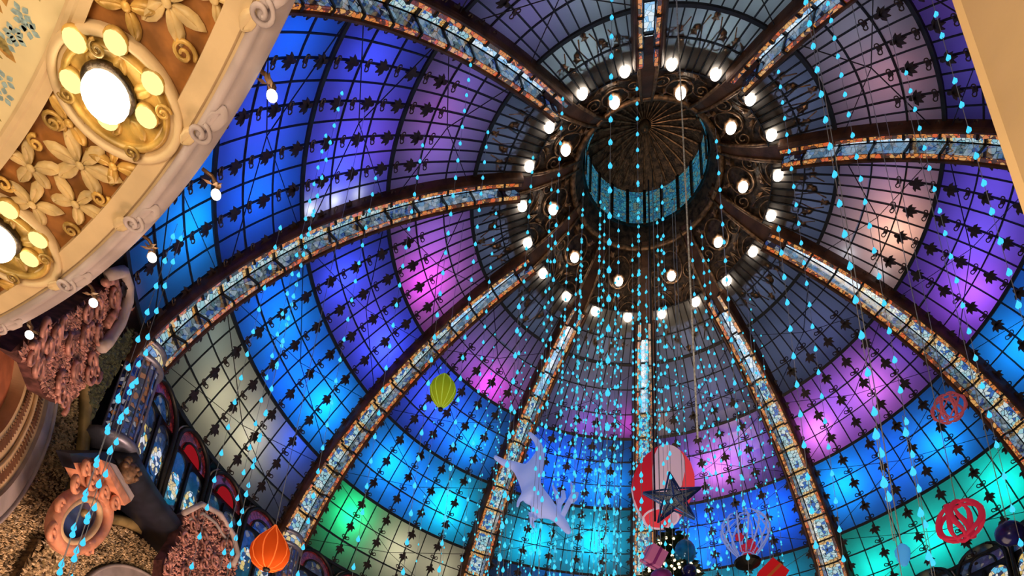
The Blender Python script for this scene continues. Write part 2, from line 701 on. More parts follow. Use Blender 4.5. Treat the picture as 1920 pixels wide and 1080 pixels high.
# ------------------------------------------------------------------ lamps behind the dome glass
VIO, PUR, PNK, MAG = (0.17, 0.09, 1.0), (0.36, 0.08, 0.95), (0.80, 0.18, 0.90), (0.85, 0.05, 0.85)
BLU, DBL, CYB, CYN = (0.0, 0.11, 1.0), (0.04, 0.07, 1.0), (0.0, 0.27, 1.0), (0.0, 0.58, 0.95)
TEA, GRN, CRM, PCH, WHT, ROS, GRY = (0.0, 0.80, 0.66), (0.0, 0.9, 0.28), (0.95, 0.85, 0.50), (1.0, 0.48, 0.28), (0.9, 0.95, 1.0), (0.85, 0.28, 0.30), (0.55, 0.75, 0.66)
# sector, bay, across 0..1 (azimuth grows), down 0..1, colour, watts, distance behind the glass
FLOODS = [
    (0, 0, .55, .8, GRY, 7, .8), (9, 0, .45, .8, GRY, 8, .8), (9, 1, .30, .5, PUR, 4, .9), (9, 1, .75, .3, GRY, 5, .8), (0, 1, .3, .3, GRY, 6, .8), (0, 1, .7, .3, GRY, 4, .8),
    (1, 1, .62, .55, ROS, 9, .8), (1, 2, .65, .5, VIO, 12, .9), (1, 2, .25, .5, PUR, 7, .9), (1, 1, .2, .5, WHT, 2, .9), (1, 3, .6, .5, DBL, 24, .9),
    (2, 1, .60, .70, PCH, 22, .62), (2, 1, .35, .62, ROS, 7, .7), (2, 1, .1, .5, VIO, 3, .8), (2, 2, .72, .70, PUR, 30, .65), (2, 2, .45, .5, VIO, 22, .8), (2, 2, .15, .5, VIO, 16, .8), (2, 3, .80, .45, CYB, 40, .7), (2, 3, .4, .5, BLU, 36, .9),
    (3, 2, .84, .62, PNK, 22, .5), (3, 2, .40, .55, PNK, 20, .6), (3, 2, .62, .5, VIO, 16, .9), (3, 2, .12, .5, VIO, 8, .8),
    (3, 3, .85, .42, CYB, 46, .6), (3, 3, .28, .62, CYB, 36, .6), (3, 3, .55, .4, BLU, 34, .9), (3, 4, .15, .42, TEA, 40, .7), (3, 4, .55, .55, TEA, 34, .7), (3, 4, .85, .6, TEA, 30, .7), (3, 1, .4, .7, VIO, 2, .9),
    (4, 1, .94, .80, PCH, 5, .35), (4, 2, .50, .56, PNK, 24, .55), (4, 2, .25, .45, VIO, 18, .8), (4, 2, .78, .5, VIO, 14, .8), (4, 3, .20, .40, BLU, 60, .7), (4, 3, .65, .5, BLU, 50, .8), (4, 3, .75, .8, CYB, 26, .7), (4, 4, .3, .5, CYN, 40, .8), (4, 4, .75, .5, CYN, 40, .8), (4, 1, .4, .7, VIO, 3, .9),
    (5, 1, .50, .86, PUR, 9, .55), (5, 1, .08, .78, MAG, 5, .4), (5, 2, .25, .68, CYB, 32, .55), (5, 2, .60, .55, BLU, 46, .75), (5, 2, .85, .4, BLU, 24, .7), (5, 3, .28, .50, CYN, 44, .62), (5, 3, .72, .62, CYN, 40, .62), (5, 4, .5, .5, CYB, 40, .8),
    (6, 1, .40, .85, MAG, 17, .52), (6, 1, .68, .75, PUR, 7, .7), (6, 2, .30, .60, CYB, 34, .52), (6, 2, .52, .55, BLU, 26, .7), (6, 2, .75, .4, DBL, 34, .7), (6, 3, .25, .55, CYN, 46, .58), (6, 3, .74, .45, CYB, 54, .60), (6, 3, .5, .5, BLU, 24, .8),
    (6, 4, .80, .32, GRN, 30, .5), (6, 4, .45, .4, CRM, 17, .8), (6, 4, .15, .4, CRM, 12, .8),
    (7, 1, .40, .66, MAG, 25, .55), (7, 1, .75, .5, PUR, 9, .7), (7, 2, .18, .50, DBL, 40, .6), (7, 2, .45, .5, VIO, 12, .8), (7, 2, .75, .62, DBL, 30, .6), (7, 3, .20, .52, CYB, 54, .58), (7, 3, .45, .6, BLU, 40, .8), (7, 3, .72, .45, CYB, 26, .7), (7, 3, .9, .5, BLU, 20, .7),
    (7, 4, .42, .50, CRM, 16, .7), (7, 4, .68, .50, CRM, 12, .8), (7, 4, .9, .3, GRY, 5, .8), (7, 4, .2, .1, BLU, 16, .6),
    (8, 1, .30, .55, PUR, 7, .7), (8, 1, .60, .60, MAG, 4, .7), (8, 1, .8, .5, VIO, 4, .7), (8, 2, .25, .6, DBL, 30, .7), (8, 2, .50, .45, VIO, 13, .8), (8, 2, .80, .6, DBL, 22, .75), (8, 2, .35, .2, PUR, 4, .6),
    (8, 3, .25, .5, BLU, 34, .75), (8, 3, .55, .5, DBL, 26, .8), (8, 3, .85, .5, BLU, 26, .8), (8, 4, .25, .25, CYB, 34, .65), (8, 4, .6, .3, BLU, 44, .8), (8, 4, .85, .4, BLU, 30, .8), (8, 2, .075, .90, WHT, 1.6, .16), (8, 2, .078, .62, WHT, 1.6, .16), (8, 2, .08, .35, WHT, .9, .16),  # close white lamps added in place of daylight gaps beside the rib
    (2, 1, .885, .75, WHT, .7, .16), (2, 1, .875, .35, WHT, .8, .16), (9, 2, .3, .5, VIO, 14, .9), (0, 2, .5, .5, GRY, 8, .9),  # white ones again stand in for daylight leaking through
]
GBL = (0.42, 0.52, 0.95)
for k in range(10):
    FLOODS.append((k, 0, .5, .75, GBL, 8, 1.2))
    FLOODS.append((k, 1, .25, .45, GBL, 5.5, 1.25))
    FLOODS.append((k, 1, .75, .45, GBL, 5.5, 1.25))
for (k, bay, u, v, colr, pw, dist) in FLOODS:
    th = RINGS[bay * 3] + (RINGS[bay * 3 + 3] - RINGS[bay * 3]) * v
    p = dome_p(36 * k + 2 + 32 * u, th, GOFF + dist * 1.08)
    lamp('flood_or_leak_lamp', 'POINT', p, pw * 1.25, colr, 0.10)

# ------------------------------------------------------------------ ribs
TH_R0, TH_R1 = radians(69.2), RINGS[16]
rib_seg = [radians(69.2)] + [t for t in RINGS if t < radians(68)]


H = 0.34


def rib_sweep(sec, mat, name, m):
    mb = MB()
    vs, fs = [], []
    for k in range(41):
        th = TH_R0 + (TH_R1 - TH_R0) * k / 40
        o = p0(0, th, RIM)
        n = Vector((0, -cos(th), sin(th)))
        for (a, b) in sec(hw(th)):
            vs.append(o + Vector((a, 0, 0)) + n * b)
    for i in range(40):
        for k in range(m):
            k2 = (k + 1) % m
            fs.append((i * m + k, i * m + k2, (i + 1) * m + k2, (i + 1) * m + k))
    fs += [tuple(range(m))[::-1], tuple(40 * m + k for k in range(m))]
    return mb.add(vs, fs)


RIM = -0.06          # the rim of the trough lies this far inside the mean soffit line
FL_MB = MB()  # flange and spine run deep outwards as added light baffles between sectors
for s in (-1, 1):
    q = rib_sweep(lambda w: [(s * (w + 0.105), 0.0), (s * (w + 0.125), -0.035), (s * (w + 0.17), -0.04), (s * (w + 0.20), 0.0), (s * (w + 0.22), 0.04), (s * (w + 0.26), 0.22),
                             (s * (w + 0.33), 1.25), (s * (w + 0.08), 1.25), (s * (w + 0.08), 0.03)], BROWN, 'flange', 9)
    FL_MB.add(q.v, q.f)
FL_ME = FL_MB.mesh('flange', BROWN)
SP_ME = rib_sweep(lambda w: [(-w - 0.10, 0.02), (-w - 0.012, 0.02), (-w - 0.012, H + 0.02), (w + 0.012, H + 0.02), (w + 0.012, 0.02), (w + 0.10, 0.02), (w + 0.10, 1.0), (-w - 0.10, 1.0)], IRON, 'spine', 8).mesh('spine', IRON)
seg_me = []
for j in range(len(rib_seg) - 1):
    ta, tb = rib_seg[j], rib_seg[j + 1]
    gap = radians(0.13)
    ta2, tb2 = ta - gap, tb + gap
    parts = []

    def quadstrip(fa, name, mat):
        mb = MB()
        vs, fs = [], []
        for q in range(3):
            th = ta2 + (tb2 - ta2) * q / 2
            n = Vector((0, -cos(th), sin(th)))
            o = p0(0, th, RIM)
            for (a, b) in fa(hw(th)):
                vs.append(o + Vector((a, 0, 0)) + n * b)
        m = 4
        for i in range(2):
            for k in range(m):
                k2 = (k + 1) % m
                fs.append((i * m + k, i * m + k2, (i + 1) * m + k2, (i + 1) * m + k))
        fs += [(3, 2, 1, 0), (8, 9, 10, 11)]
        mb.add(vs, fs)
        me = mb.mesh(name, mat)
        uv = me.uv_layers.new(name='UVMap')
        for lp in me.loops:
            q, k = divmod(lp.vertex_index, 4)
            uv.data[lp.index].uv = (1.0 if k in (1, 2) else 0.0, q / 2)
        return me
    e = 0.012
    top = j < 4
    parts.append(('soffit_pane', quadstrip(lambda w: [(-w + .02, H), (w - .02, H), (w - .02, H + e), (-w + .02, H + e)], 'soffit_pane', RIBGLASS_T if top else RIBGLASS)))
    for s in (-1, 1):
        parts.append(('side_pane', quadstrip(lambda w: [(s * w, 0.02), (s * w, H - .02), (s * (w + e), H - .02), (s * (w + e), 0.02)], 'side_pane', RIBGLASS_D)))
        parts.append(('amber_pane', quadstrip(lambda w: [(s * (w + .018), -.004), (s * (w + .095), -.004), (s * (w + .095), .02), (s * (w + .018), .02)], 'amber_pane', AMBER)))
    th = tb
    w = hw(th)
    mb = MB()
    n = Vector((0, -cos(th), sin(th)))
    o = p0(0, th, RIM)
    tn = Vector((0, sin(th), cos(th)))
    for (a0_, a1_, b0_, b1_) in ((-w - .005, w + .005, H - .05, H + .02), (w - .03, w + .01, 0.0, H), (-w - .01, -w + .03, 0.0, H), (w, w + .11, -.03, .02), (-w - .11, -w, -.03, .02)):
        p = []
        for tt in (-0.024, 0.024):
            for (a, b) in ((a0_, b0_), (a1_, b0_), (a1_, b1_), (a0_, b1_)):
                p.append(o + Vector((a, 0, 0)) + n * b + tn * tt)
        mb.box8(p)
    parts.append(('cross_bar', mb.mesh('cross_bar', IRON)))
    seg_me.append(parts)

RIB_LABEL = ['upright gilded stained-glass rib above the lantern crown', 'slanting stained-glass rib at the upper edge, towards the tan pillar',
             'nearly level stained-glass rib running to the tan pillar', 'broad amber-edged stained-glass rib sweeping down below the tan pillar',
             'stained-glass rib between the pink-blue bay and the balloon bay', 'vertical stained-glass rib passing behind the red and white balloon',
             'stained-glass rib behind the white leaping figure', 'stained-glass rib landing behind the orange paper lantern',
             'long curved stained-glass rib landing on the coloured glass column', 'stained-glass rib at the upper edge over the deep blue bay']
for k in range(10):
    Rb = empty('trim_%d' % (k + 1), (0, 0, 0), azr(36 * k))
    tag(Rb, RIB_LABEL[k], None, None, 'structure')
    link('flange', FL_ME, Rb)
    link('spine', SP_ME, Rb)
    for parts in seg_me:
        for nm, me in parts:
            link(nm, me, Rb)


# ------------------------------------------------------------------ lantern crown
CR = empty('lantern_crown', (0, 0, 19.0 + CZ), azr(0))
tag(CR, 'dark bronze lantern crown ringed with scrollwork at the top of the dome', 'lantern')
CRI = Matrix.Translation((0, 0, -(19.0 + CZ)))


def cr_pt(azd, r, z):
    a = radians(azd)
    return Vector((r * sin(a), -r * cos(a), z - 19.0))


def plate_z(r):
    # bronze plate above the lamps
    pts = [(1.72, 20.95), (1.9, 20.55), (2.5, 19.92), (3.3, 19.33), (3.75, 19.1), (4.0, 18.97), (4.9, 18.52)]
    for (a, b) in zip(pts, pts[1:]):
        if r <= b[0]:
            return a[1] + (b[1] - a[1]) * (r - a[0]) / (b[0] - a[0])
    return pts[-1][1]


def revolve(prof_, n=80):
    mb = MB()
    vs = []
    for (r, z) in prof_:
        for k in range(n):
            vs.append(cr_pt(360 * k / n, r, z))
    fs = []
    for i in range(len(prof_) - 1):
        for k in range(n):
            fs.append((i * n + k, i * n + (k + 1) % n, (i + 1) * n + (k + 1) % n, (i + 1) * n + k))
    return mb.add(vs, fs)


revolve([(3.75, 19.12), (3.3, 19.33), (2.9, 19.6), (2.5, 19.98), (2.2, 20.26), (1.9, 20.55), (1.78, 20.8), (1.72, 20.95), (1.72, 21.02), (2.1, 21.02), (2.6, 20.4), (3.75, 19.6), (3.75, 19.12)]).build('crown_plate', BRONZE, CR, True)
revolve([(3.80, 19.10), (3.74, 19.04), (3.66, 19.08), (3.70, 19.2)]).build('rim_moulding', BRONZE_L, CR, True)
revolve([(2.05, 20.36), (1.98, 20.30), (1.90, 20.38), (1.94, 20.5)]).build('inner_moulding', BRONZE_L, CR, True)
for k in range(20):                       # drum panes
    a0_, a1_ = 18 * k + 1, 18 * k + 17
    mb = MB()
    vs, fs = [], []
    for z in (21.04, 22.42):
        for q in range(4):
            vs.append(cr_pt(a0_ + (a1_ - a0_) * q / 3, 1.66, z))
    for q in range(3):
        fs.append((q, q + 1, q + 5, q + 4))
    mb.add(vs, fs).build('drum_pane', MOSAICBLUE, CR)
    MB().bar(cr_pt(18 * k, 1.64, 21.0), cr_pt(18 * k, 1.64, 22.5), 0.09, 0.06, (sin(radians(18 * k)), -cos(radians(18 * k)), 0)).build('drum_post', BRONZE, CR)
revolve([(1.72, 22.42), (1.6, 22.45), (1.2, 22.62), (0.5, 22.75), (0.05, 22.78), (0.05, 23.0), (1.9, 23.0), (1.9, 20.9)]).build('cap', BRONZE, CR, True)
for k in range(30):                       # radiating ribs of the cap
    MB().tube([cr_pt(12 * k, 1.58, 22.42), cr_pt(12 * k, 1.2, 22.58), cr_pt(12 * k, 0.7, 22.69), cr_pt(12 * k, 0.18, 22.74)], [.035, .03, .022, .014], 5).build('cap_rib', BRONZE_L, CR)
MB().lathe([(0.02, -0.25), (0.10, -0.2), (0.16, -0.05), (0.12, 0.05), (0.22, 0.1), (0.2, 0.16)], 16, (0, 0, 22.72 - 19.0)).build('boss', BRONZE_L, CR, True)


def spiral(cx, cz_, turns, r0, r1, start, sgn, n=20):
    """flat spiral in (azimuth metres, radius) plane"""
    out = []
    for i in range(n + 1):
        t = i / n
        r = r0 + (r1 - r0) * t
        a = start + sgn * turns * 2 * pi * t
        out.append((cx + r * cos(a), cz_ + r * sin(a)))
    return out


def on_plate(pts, azc, lift=0.06):
    res = []
    for (t, r) in pts:
        azd = azc + math.degrees(t / max(r, 1.5))
        res.append(cr_pt(azd, r, plate_z(r) - lift))
    return res


scroll_defs = []
for s in (-1, 1):
    # loops round the two outer lamps (at +-9 deg of mid sector) and round the inner lamp
    scroll_defs.append((spiral(s * 0.52, 3.3, 1.25, 0.34, 0.16, pi / 2, s), .024))
    scroll_defs.append((spiral(s * 0.52, 3.3, 0.6, 0.43, 0.38, -pi / 2, -s), .016))
    scroll_defs.append((spiral(0, 2.5, 0.62, 0.36, 0.26, -pi / 2, s), .022))
    scroll_defs.append((spiral(s * 0.50, 2.62, 1.6, 0.22, 0.04, pi, s), .020))
    scroll_defs.append(([(s * 0.93, 2.3), (s * .86, 2.6), (s * .95, 2.95), (s * .80, 3.25), (s * .98, 3.6), (s * 0.86, 3.95), (s * .72, 4.1)], .018))
    scroll_defs.append((spiral(s * 0.28, 3.86, 1.5, 0.20, 0.03, -pi / 2, s), .015))
    scroll_defs.append((spiral(s * 0.78, 3.98, 1.4, 0.16, 0.03, 0, -s), .014))
    scroll_defs.append(([(0, 2.95), (s * .12, 3.3), (s * .05, 3.7), (s * .20, 4.2), (s * .12, 4.45)], .016))
    scroll_defs.append(([(s * .55, 3.75), (s * .60, 4.05), (s * .50, 4.35)], .014))
scroll_defs.append(([(0, 3.0), (0, 3.6), (0, 4.5)], .02))
SCR = [MB().tube(on_plate(p, 0), r, 5).mesh('scroll', BRONZE_L, True) for (p, r) in scroll_defs]
LEAF_ME = []
for (t, r, sc, ro) in ((0, 3.62, .22, 0), (-.3, 4.12, .18, .4), (.3, 4.12, .18, -.4), (-.62, 4.1, .15, -.2), (.62, 4.1, .15, .2), (0, 4.45, .16, 0), (-.2, 2.95, .15, 1.0), (.2, 2.95, .15, -1.0),
                       (-.85, 3.55, .2, .3), (.85, 3.55, .2, -.3), (-.5, 3.86, .2, 0), (.5, 3.86, .2, 0), (-.3, 2.2, .16, .5), (.3, 2.2, .16, -.5)):
    base = on_plate([(t, r)], 0, .05)[0]
    x = Vector((cos(ro), sin(ro), 0))
    y = Vector((-sin(ro), cos(ro), 0.35))
    pts = [base + x * a * sc + y * b * sc for (a, b) in ((0, -.8), (.45, -.3), (.3, .2), (.6, .5), (.2, .6), (0, 1), (-.2, .6), (-.6, .5), (-.3, .2), (-.45, -.3))]
    LEAF_ME.append(MB().add(pts + [base + Vector((0, 0, -0.06))], [(i, (i + 1) % 10, 10) for i in range(10)]).mesh('acanthus', BRONZE_L))
for k in range(10):
    for me in SCR:
        link('scroll', me, CR, rot=(0, 0, radians(36 * k + 18)))
    for me in LEAF_ME:
        link('acanthus', me, CR, rot=(0, 0, radians(36 * k + 18)))
# rib heads: tapering brackets from each rib to the drum
bk = MB()
sec = []
hd = [(3.95, 18.86 + .05, .27), (3.5, 19.12, .24), (2.9, 19.52, .19), (2.3, 20.0, .15), (1.85, 20.5, .12)]
for s in (-1, 1):
    bk.tube([cr_pt(0, r, z) + Vector((s * w, 0, -.03)) for (r, z, w) in hd], [.05, .05, .045, .04, .035], 6)
    bk.tube([cr_pt(0, r, z) + Vector((s * w * .45, 0, .05)) for (r, z, w) in hd], [.03, .03, .028, .025, .02], 5)
BK_ME = bk.mesh('bracket_moulding', BRONZE_L, True)
bk = MB()
for (r, z, w) in hd:
    c = cr_pt(0, r, z)
    bk.v += [tuple(c + Vector((-w, 0, 0.0))), tuple(c + Vector((w, 0, 0.0))), tuple(c + Vector((w, 0, .35))), tuple(c + Vector((-w, 0, .35)))]
for i in range(len(hd) - 1):
    for k in range(4):
        k2 = (k + 1) % 4
        bk.f.append((i * 4 + k, i * 4 + k2, i * 4 + 4 + k2, i * 4 + 4 + k))
BKB_ME = bk.mesh('bracket', BROWN)
for k in range(10):
    link('bracket', BKB_ME, CR, rot=(0, 0, radians(36 * k)))
    link('bracket_moulding', BK_ME, CR, rot=(0, 0, radians(36 * k)))

# globe lamps of the crown
GL_ME = MB().sphere((0, 0, 0), 0.125, 14, 10, 1.12).mesh('globe', BULB, True)
COLLAR_ME = MB().lathe([(0.03, 0.34), (0.035, 0.2), (0.06, 0.17), (0.13, 0.15), (0.17, 0.10), (0.15, 0.075), (0.10, 0.09)], 14, lobes=7, lobe=.18).mesh('collar', BRONZE_L, True)


def globe_lamp(p, label, group):
    e = empty('globe_lamp', p)
    tag(e, label, 'lamp', group)
    link('globe', GL_ME, e)
    link('collar', COLLAR_ME, e)


RIB_SHORT = ['upright rib above the crown', 'upper slanting rib', 'level rib running to the tan pillar', 'broad amber-edged rib', 'rib right of the balloon', 'vertical rib behind the balloon',
             'rib behind the white deer', 'rib above the orange lantern', 'long curved rib', 'rib over the deep blue bay']
for k in range(20):
    r_i, sd = ((k + 1) // 2) % 10, 'clockwise' if k % 2 == 0 else 'anticlockwise'
    globe_lamp(pol(18 * k + 9, 3.3, 19.14 + CZ), 'outer-ring crown bulb just %s of the %s' % (sd, RIB_SHORT[r_i]), 'outer ring of crown bulbs')
BAY_SHORT = ['right of the upright rib', 'before the dim rose bay', 'before the peach lit bay', 'before the pink-over-teal bay', 'above the red and white balloon', 'above the white deer', 'above the green lantern bay',
             'before the magenta-to-cream bay', 'before the deep blue violet bay', 'left of the upright rib']
for k in range(10):
    globe_lamp(pol(36 * k + 18, 2.507, 19.63 + CZ), 'inner-ring crown bulb %s' % BAY_SHORT[k], 'inner ring of crown bulbs')

# ------------------------------------------------------------------ hall shell
DARKW = principled('dark_wall', (0.030, 0.026, 0.034), 0.6, 0, 0.3, 3, 0.2, 10)
FLOORM = principled('floor_stone', (0.55, 0.42, 0.28), 0.35, 0, 0.08, 1.5)
GALW = principled('gallery_plaster', (0.62, 0.46, 0.28), 0.7, 0, 0.06, 1.0)


def cyl_patch(a0d, a1d, R, z0, z1, n, mat, name, parent=None):
    mb = MB()
    vs, fs = [], []
    for z in (z0, z1):
        for k in range(n + 1):
            vs.append(pol(a0d + (a1d - a0d) * k / n, R, z))
    for k in range(n):
        fs.append((k, k + 1, n + 1 + k + 1, n + 1 + k))
    return mb.add(vs, fs).build(name, mat, parent)


def ring_patch(a0d, a1d, R0, R1, z, n, mat, name):
    mb = MB()
    vs, fs = [], []
    for r in (R0, R1):
        for k in range(n + 1):
            vs.append(pol(a0d + (a1d - a0d) * k / n, r, z))
    for k in range(n):
        fs.append((k, k + 1, n + 1 + k + 1, n + 1 + k))
    return mb.add(vs, fs).build(name, mat)


tag(ring_patch(0, 360, 0.01, 20, 0, 64, FLOORM, 'floor'), None, None, None, 'structure')
tag(cyl_patch(36, 326, 11.75, 0, 12.9 + CZ, 90, DARKW, 'wall_hall'), None, None, None, 'structure')
tag(cyl_patch(-60, 66, 19.5, 0, 13.0 + CZ, 40, GALW, 'wall_back'), None, None, None, 'structure')
tag(ring_patch(-60, 66, 11.2, 19.5, 12.6 + CZ, 40, GALW, 'ceiling_gallery'), None, None, None, 'structure')

# ------------------------------------------------------------------ balcony soffit with lamp clusters
SC = Vector((-7.5304, -18.0803, 0))
SZ = 5.0 + CZ


def sof(r, adeg, dz=0.0):
    a = radians(adeg)
    return Vector((SC.x + r * sin(a), SC.y + r * cos(a), SZ + dz))


SO = empty('ceiling_balcony', (SC.x, SC.y, SZ))
tag(SO, 'cream balcony soffit with gilded relief band and mauve moulded edge', None, None, 'structure')
SOI = Vector((SC.x, SC.y, SZ))


def sof_sweep(section, a0d, a1d, n, mat, name, smooth=False, closed=True):
    """section: (r, dz) polygon swept round the balcony"""
    mb = MB()
    m = len(section)
    vs, fs = [], []
    for k in range(n + 1):
        ad = a0d + (a1d - a0d) * k / n
        for (r, dz) in section:
            vs.append(sof(r, ad, dz) - SOI)
    for i in range(n):
        for k in range(m if closed else m - 1):
            k2 = (k + 1) % m
            fs.append((i * m + k, i * m + k2, (i + 1) * m + k2, (i + 1) * m + k))
    if closed:
        fs += [tuple(range(m))[::-1], tuple(n * m + k for k in range(m))]
    return mb.add(vs, fs).build(name, mat, SO, smooth)


SA0, SA1 = 2.0, 66.0
sof_sweep([(4.0, 0), (7.95, 0), (7.95, 0.3), (4.0, 0.3)], SA0, SA1, 48, STONE_P, 'painted_panel')
sof_sweep([(7.95, 0), (7.965, -0.012), (7.99, -0.012), (8.005, 0.0), (8.06, 0), (8.06, 0.12), (7.95, 0.12)], SA0, SA1, 64, STONE, 'inner_border')
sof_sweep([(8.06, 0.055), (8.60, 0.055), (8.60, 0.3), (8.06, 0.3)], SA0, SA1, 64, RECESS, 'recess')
sof_sweep([(8.60, 0), (8.715, 0), (8.73, 0.02), (8.745, 0.02), (8.745, 0.2), (8.60, 0.2)], SA0, SA1, 64, STONE, 'outer_border')
sof_sweep([(8.745, -0.01), (8.765, -0.03), (8.79, -0.03), (8.80, -0.005), (8.83, 0.012), (8.87, 0.045), (8.895, 0.09), (8.905, 0.14), (8.91, 0.8), (8.745, 0.8)], SA0, SA1, 80, MAUVE, 'edge_moulding', True)


def rel_frame(r, ad):
    a = radians(ad)
    er = Vector((sin(a), cos(a), 0))
    et = Vector((cos(a), -sin(a), 0))
    return sof(r, ad) - SOI, er, et


def leaf_mesh(pts, base, er, et, rot, sc, z0, zc_, mat, name):
    """one relief leaf: outline lifted to a ridge in the middle (downwards = towards the viewer)"""
    c, s = cos(rot), sin(rot)
    x = er * c + et * s
    y = -er * s + et * c
    n = len(pts)
    out = [base + x * (p[0] * sc) + y * (p[1] * sc) + Vector((0, 0, z0)) for p in pts]
    inn = [base + x * (p[0] * sc * .82) + y * (p[1] * sc * .7) + Vector((0, 0, z0 + zc_ * .75)) for p in pts]
    rid = [base + x * (p[0] * sc * .8) + Vector((0, 0, z0 + zc_ * .45)) for p in pts]
    mb = MB()
    fs = []
    for i in range(n):
        j = (i + 1) % n
        fs.append((i, j, n + j, n + i))
        fs.append((n + i, n + j, 2 * n + j, 2 * n + i))
    mb.add(out + inn + rid, fs)
    return mb.build(name, mat, SO, True)


PETAL = [(0.08, 0), (0.22, .11), (.45, .19), (.68, .20), (.88, .11), (1.0, 0), (.88, -.11), (.68, -.20), (.45, -.19), (.22, -.11)]
LOBE = [(0.0, 0), (.15, .2), (.4, .3), (.7, .28), (.95, .1), (1.0, 0), (.95, -.1), (.7, -.28), (.4, -.3), (.15, -.2)]


def flower(r, ad, n, sc, rot0, mat, seed):
    rr = random.Random(seed)
    b, er, et = rel_frame(r, ad)
    for k in range(n):
        leaf_mesh(PETAL, b, er, et, rot0 + 2 * pi * k / n + rr.uniform(-.12, .12), sc * rr.uniform(.85, 1.12), 0.045, -0.06, mat, 'leaf')
    MB().sphere(b + Vector((0, 0, .0)), 0.028, 10, 6, .7).build('leaf_boss', mat, SO, True)


def relief_scroll(r, ad, rad, sgn, rot, mat, tw=0.016):
    b, er, et = rel_frame(r, ad)
    pts = []
    for i in range(22):
        t = i / 21
        a = rot + sgn * t * 2 * pi * 1.6
        q = rad * (1 - .85 * t)
        pts.append(b + er * q * cos(a) + et * q * sin(a) + Vector((0, 0, 0.02 - .03 * t)))
    MB().tube(pts, [tw * (1 - .4 * i / 21) for i in range(22)], 6).build('volute', mat, SO, True)


STONE_L = principled('leaf_stone', (0.70, 0.50, 0.22), 0.5, 0, 0.12, 7, 0.1, 20)
CLUSTERS = [30.6, 18.8, 42.4, 54.2, 7.2]
for ci, ca in enumerate(CLUSTERS):
    vis = ci < 2
    # round medallion: bed, rim mouldings
    b, er, et = rel_frame(8.34, ca + .2)
    Mx = Matrix((er, et, Vector((0, 0, -1)))).transposed()
    mb = MB()
    for (ri, ro_, dz, hgt, nm, mt) in ((.335, .385, 0.0, .028, 'medallion_rim', STONE), (.27, .31, .012, .045, 'medallion_ring', GILT)):
        prf = []
        mbx = MB()
        n = 40
        secp = [(ri, -.05), (ri, hgt * .6), (ri + (ro_ - ri) * .3, hgt), (ri + (ro_ - ri) * .7, hgt), (ro_, hgt * .6), (ro_, -.05)]
        path = []
        vs, fs = [], []
        for k in range(n):
            a = 2 * pi * k / n
            d = er * cos(a) + et * sin(a)
            for (q, hh) in secp:
                vs.append(b + d * q + Vector((0, 0, -hh + dz)))
        m = len(secp)
        for k in range(n):
            k1 = (k + 1) % n
            for j in range(m - 1):
                fs.append((k * m + j, k * m + j + 1, k1 * m + j + 1, k1 * m + j))
        mbx.add(vs, fs).build(nm, mt, SO, True)
    MB().lathe([(0.01, 0), (.335, 0), (.335, -.02), (.01, -.02)], 36, b + Vector((0, 0, 0.03)), cap=False).build('medallion_bed', GILT, SO)
    if vis:
        for k in range(8):
            leaf_mesh(LOBE, b + (er * cos(k * pi / 4 + .3) + et * sin(k * pi / 4 + .3)) * .12, er, et, k * pi / 4 + .3, .15, 0.02, -.05, GILT, 'leaf')
            a = k * pi / 4 + .7
            if k % 2 == 0:
                bb = b + (er * cos(a) + et * sin(a)) * .29
                pts = []
                for i in range(20):
                    t = i / 19
                    q = .05 * (1 - .85 * t)
                    an = a + t * 2 * pi * 1.5
                    pts.append(bb + er * q * cos(an) + et * q * sin(an) + Vector((0, 0, -.05 - .01 * t)))
                MB().tube(pts, .011, 5).build('volute', GILT, SO, True)
        # leaf bed under the medallion towards the next one
        for dz_, (r, ad, n, sc, ro) in enumerate(((8.36, ca - 4.15, 6, .25, .3), (8.17, ca - 6.3, 5, .20, .9), (8.47, ca - 6.3, 5, .20, .2), (8.30, ca - 8.2, 5, .20, .6), (8.5, ca - 2.9, 4, .2, 2.0), (8.2, ca - 2.6, 4, .17, 1.1))):
            flower(r, ad, n, sc, ro, STONE_L if dz_ < 4 else GILT, ci * 10 + dz_)
        for (r, ad, q, sg, ro) in ((8.13, ca - 3.2, .07, 1, 0), (8.55, ca - 5.0, .06, -1, 1), (8.12, ca - 4.9, .05, 1, 2), (8.55, ca - 7.9, .06, 1, 0), (8.12, ca - 8.3, .06, -1, 0.5)):
            relief_scroll(r, ad, q, sg, ro, GILT)
if True:
    flower(8.36, 30.6 + 5.2, 6, .25, .1, STONE_L, 91)
    flower(8.2, 30.6 + 3.9, 4, .18, .6, GILT, 92)
    flower(8.55, 30.6 + 6.6, 4, .17, .6, STONE_L, 93)
    relief_scroll(8.52, 34.6, .07, 1, 0, GILT)
# brackets on the moulded edge
for i, ad in enumerate((38.2, 32.4, 26.0, 19.6, 13.2)):
    b, er, et = rel_frame(8.80, ad)
    pts = []
    for i2 in range(24):
        t = i2 / 23
        a = pi / 2 - t * 2 * pi * 1.4
        q = .075 * (1 - .8 * t)
        pts.append(b + er * (q * cos(a) - .03) + et * q * sin(a) + Vector((0, 0, -.035 - .02 * t)))
    MB().tube(pts, .016, 6).build('bracket_volute', MAUVE, SO, True)
    leaf_mesh(LOBE, b + et * .05, er, et, pi / 2 - .1, .20, 0.0, -.05, MAUVE, 'bracket_leaf')
    leaf_mesh(LOBE, b - er * .05 - et * .03, er, et, -pi / 2 - .2, .16, 0.0, -.05, STONE, 'bracket_leaf')
# painted sprays on the cream panel
PB = principled('paint_blue', (0.30, 0.42, 0.44), 0.7, 0, 0.15, 30)
PO = principled('paint_ochre', (0.42, 0.22, 0.05), 0.7, 0, 0.15, 30)
PG = principled('paint_olive', (0.38, 0.30, 0.10), 0.7, 0, 0.15, 30)


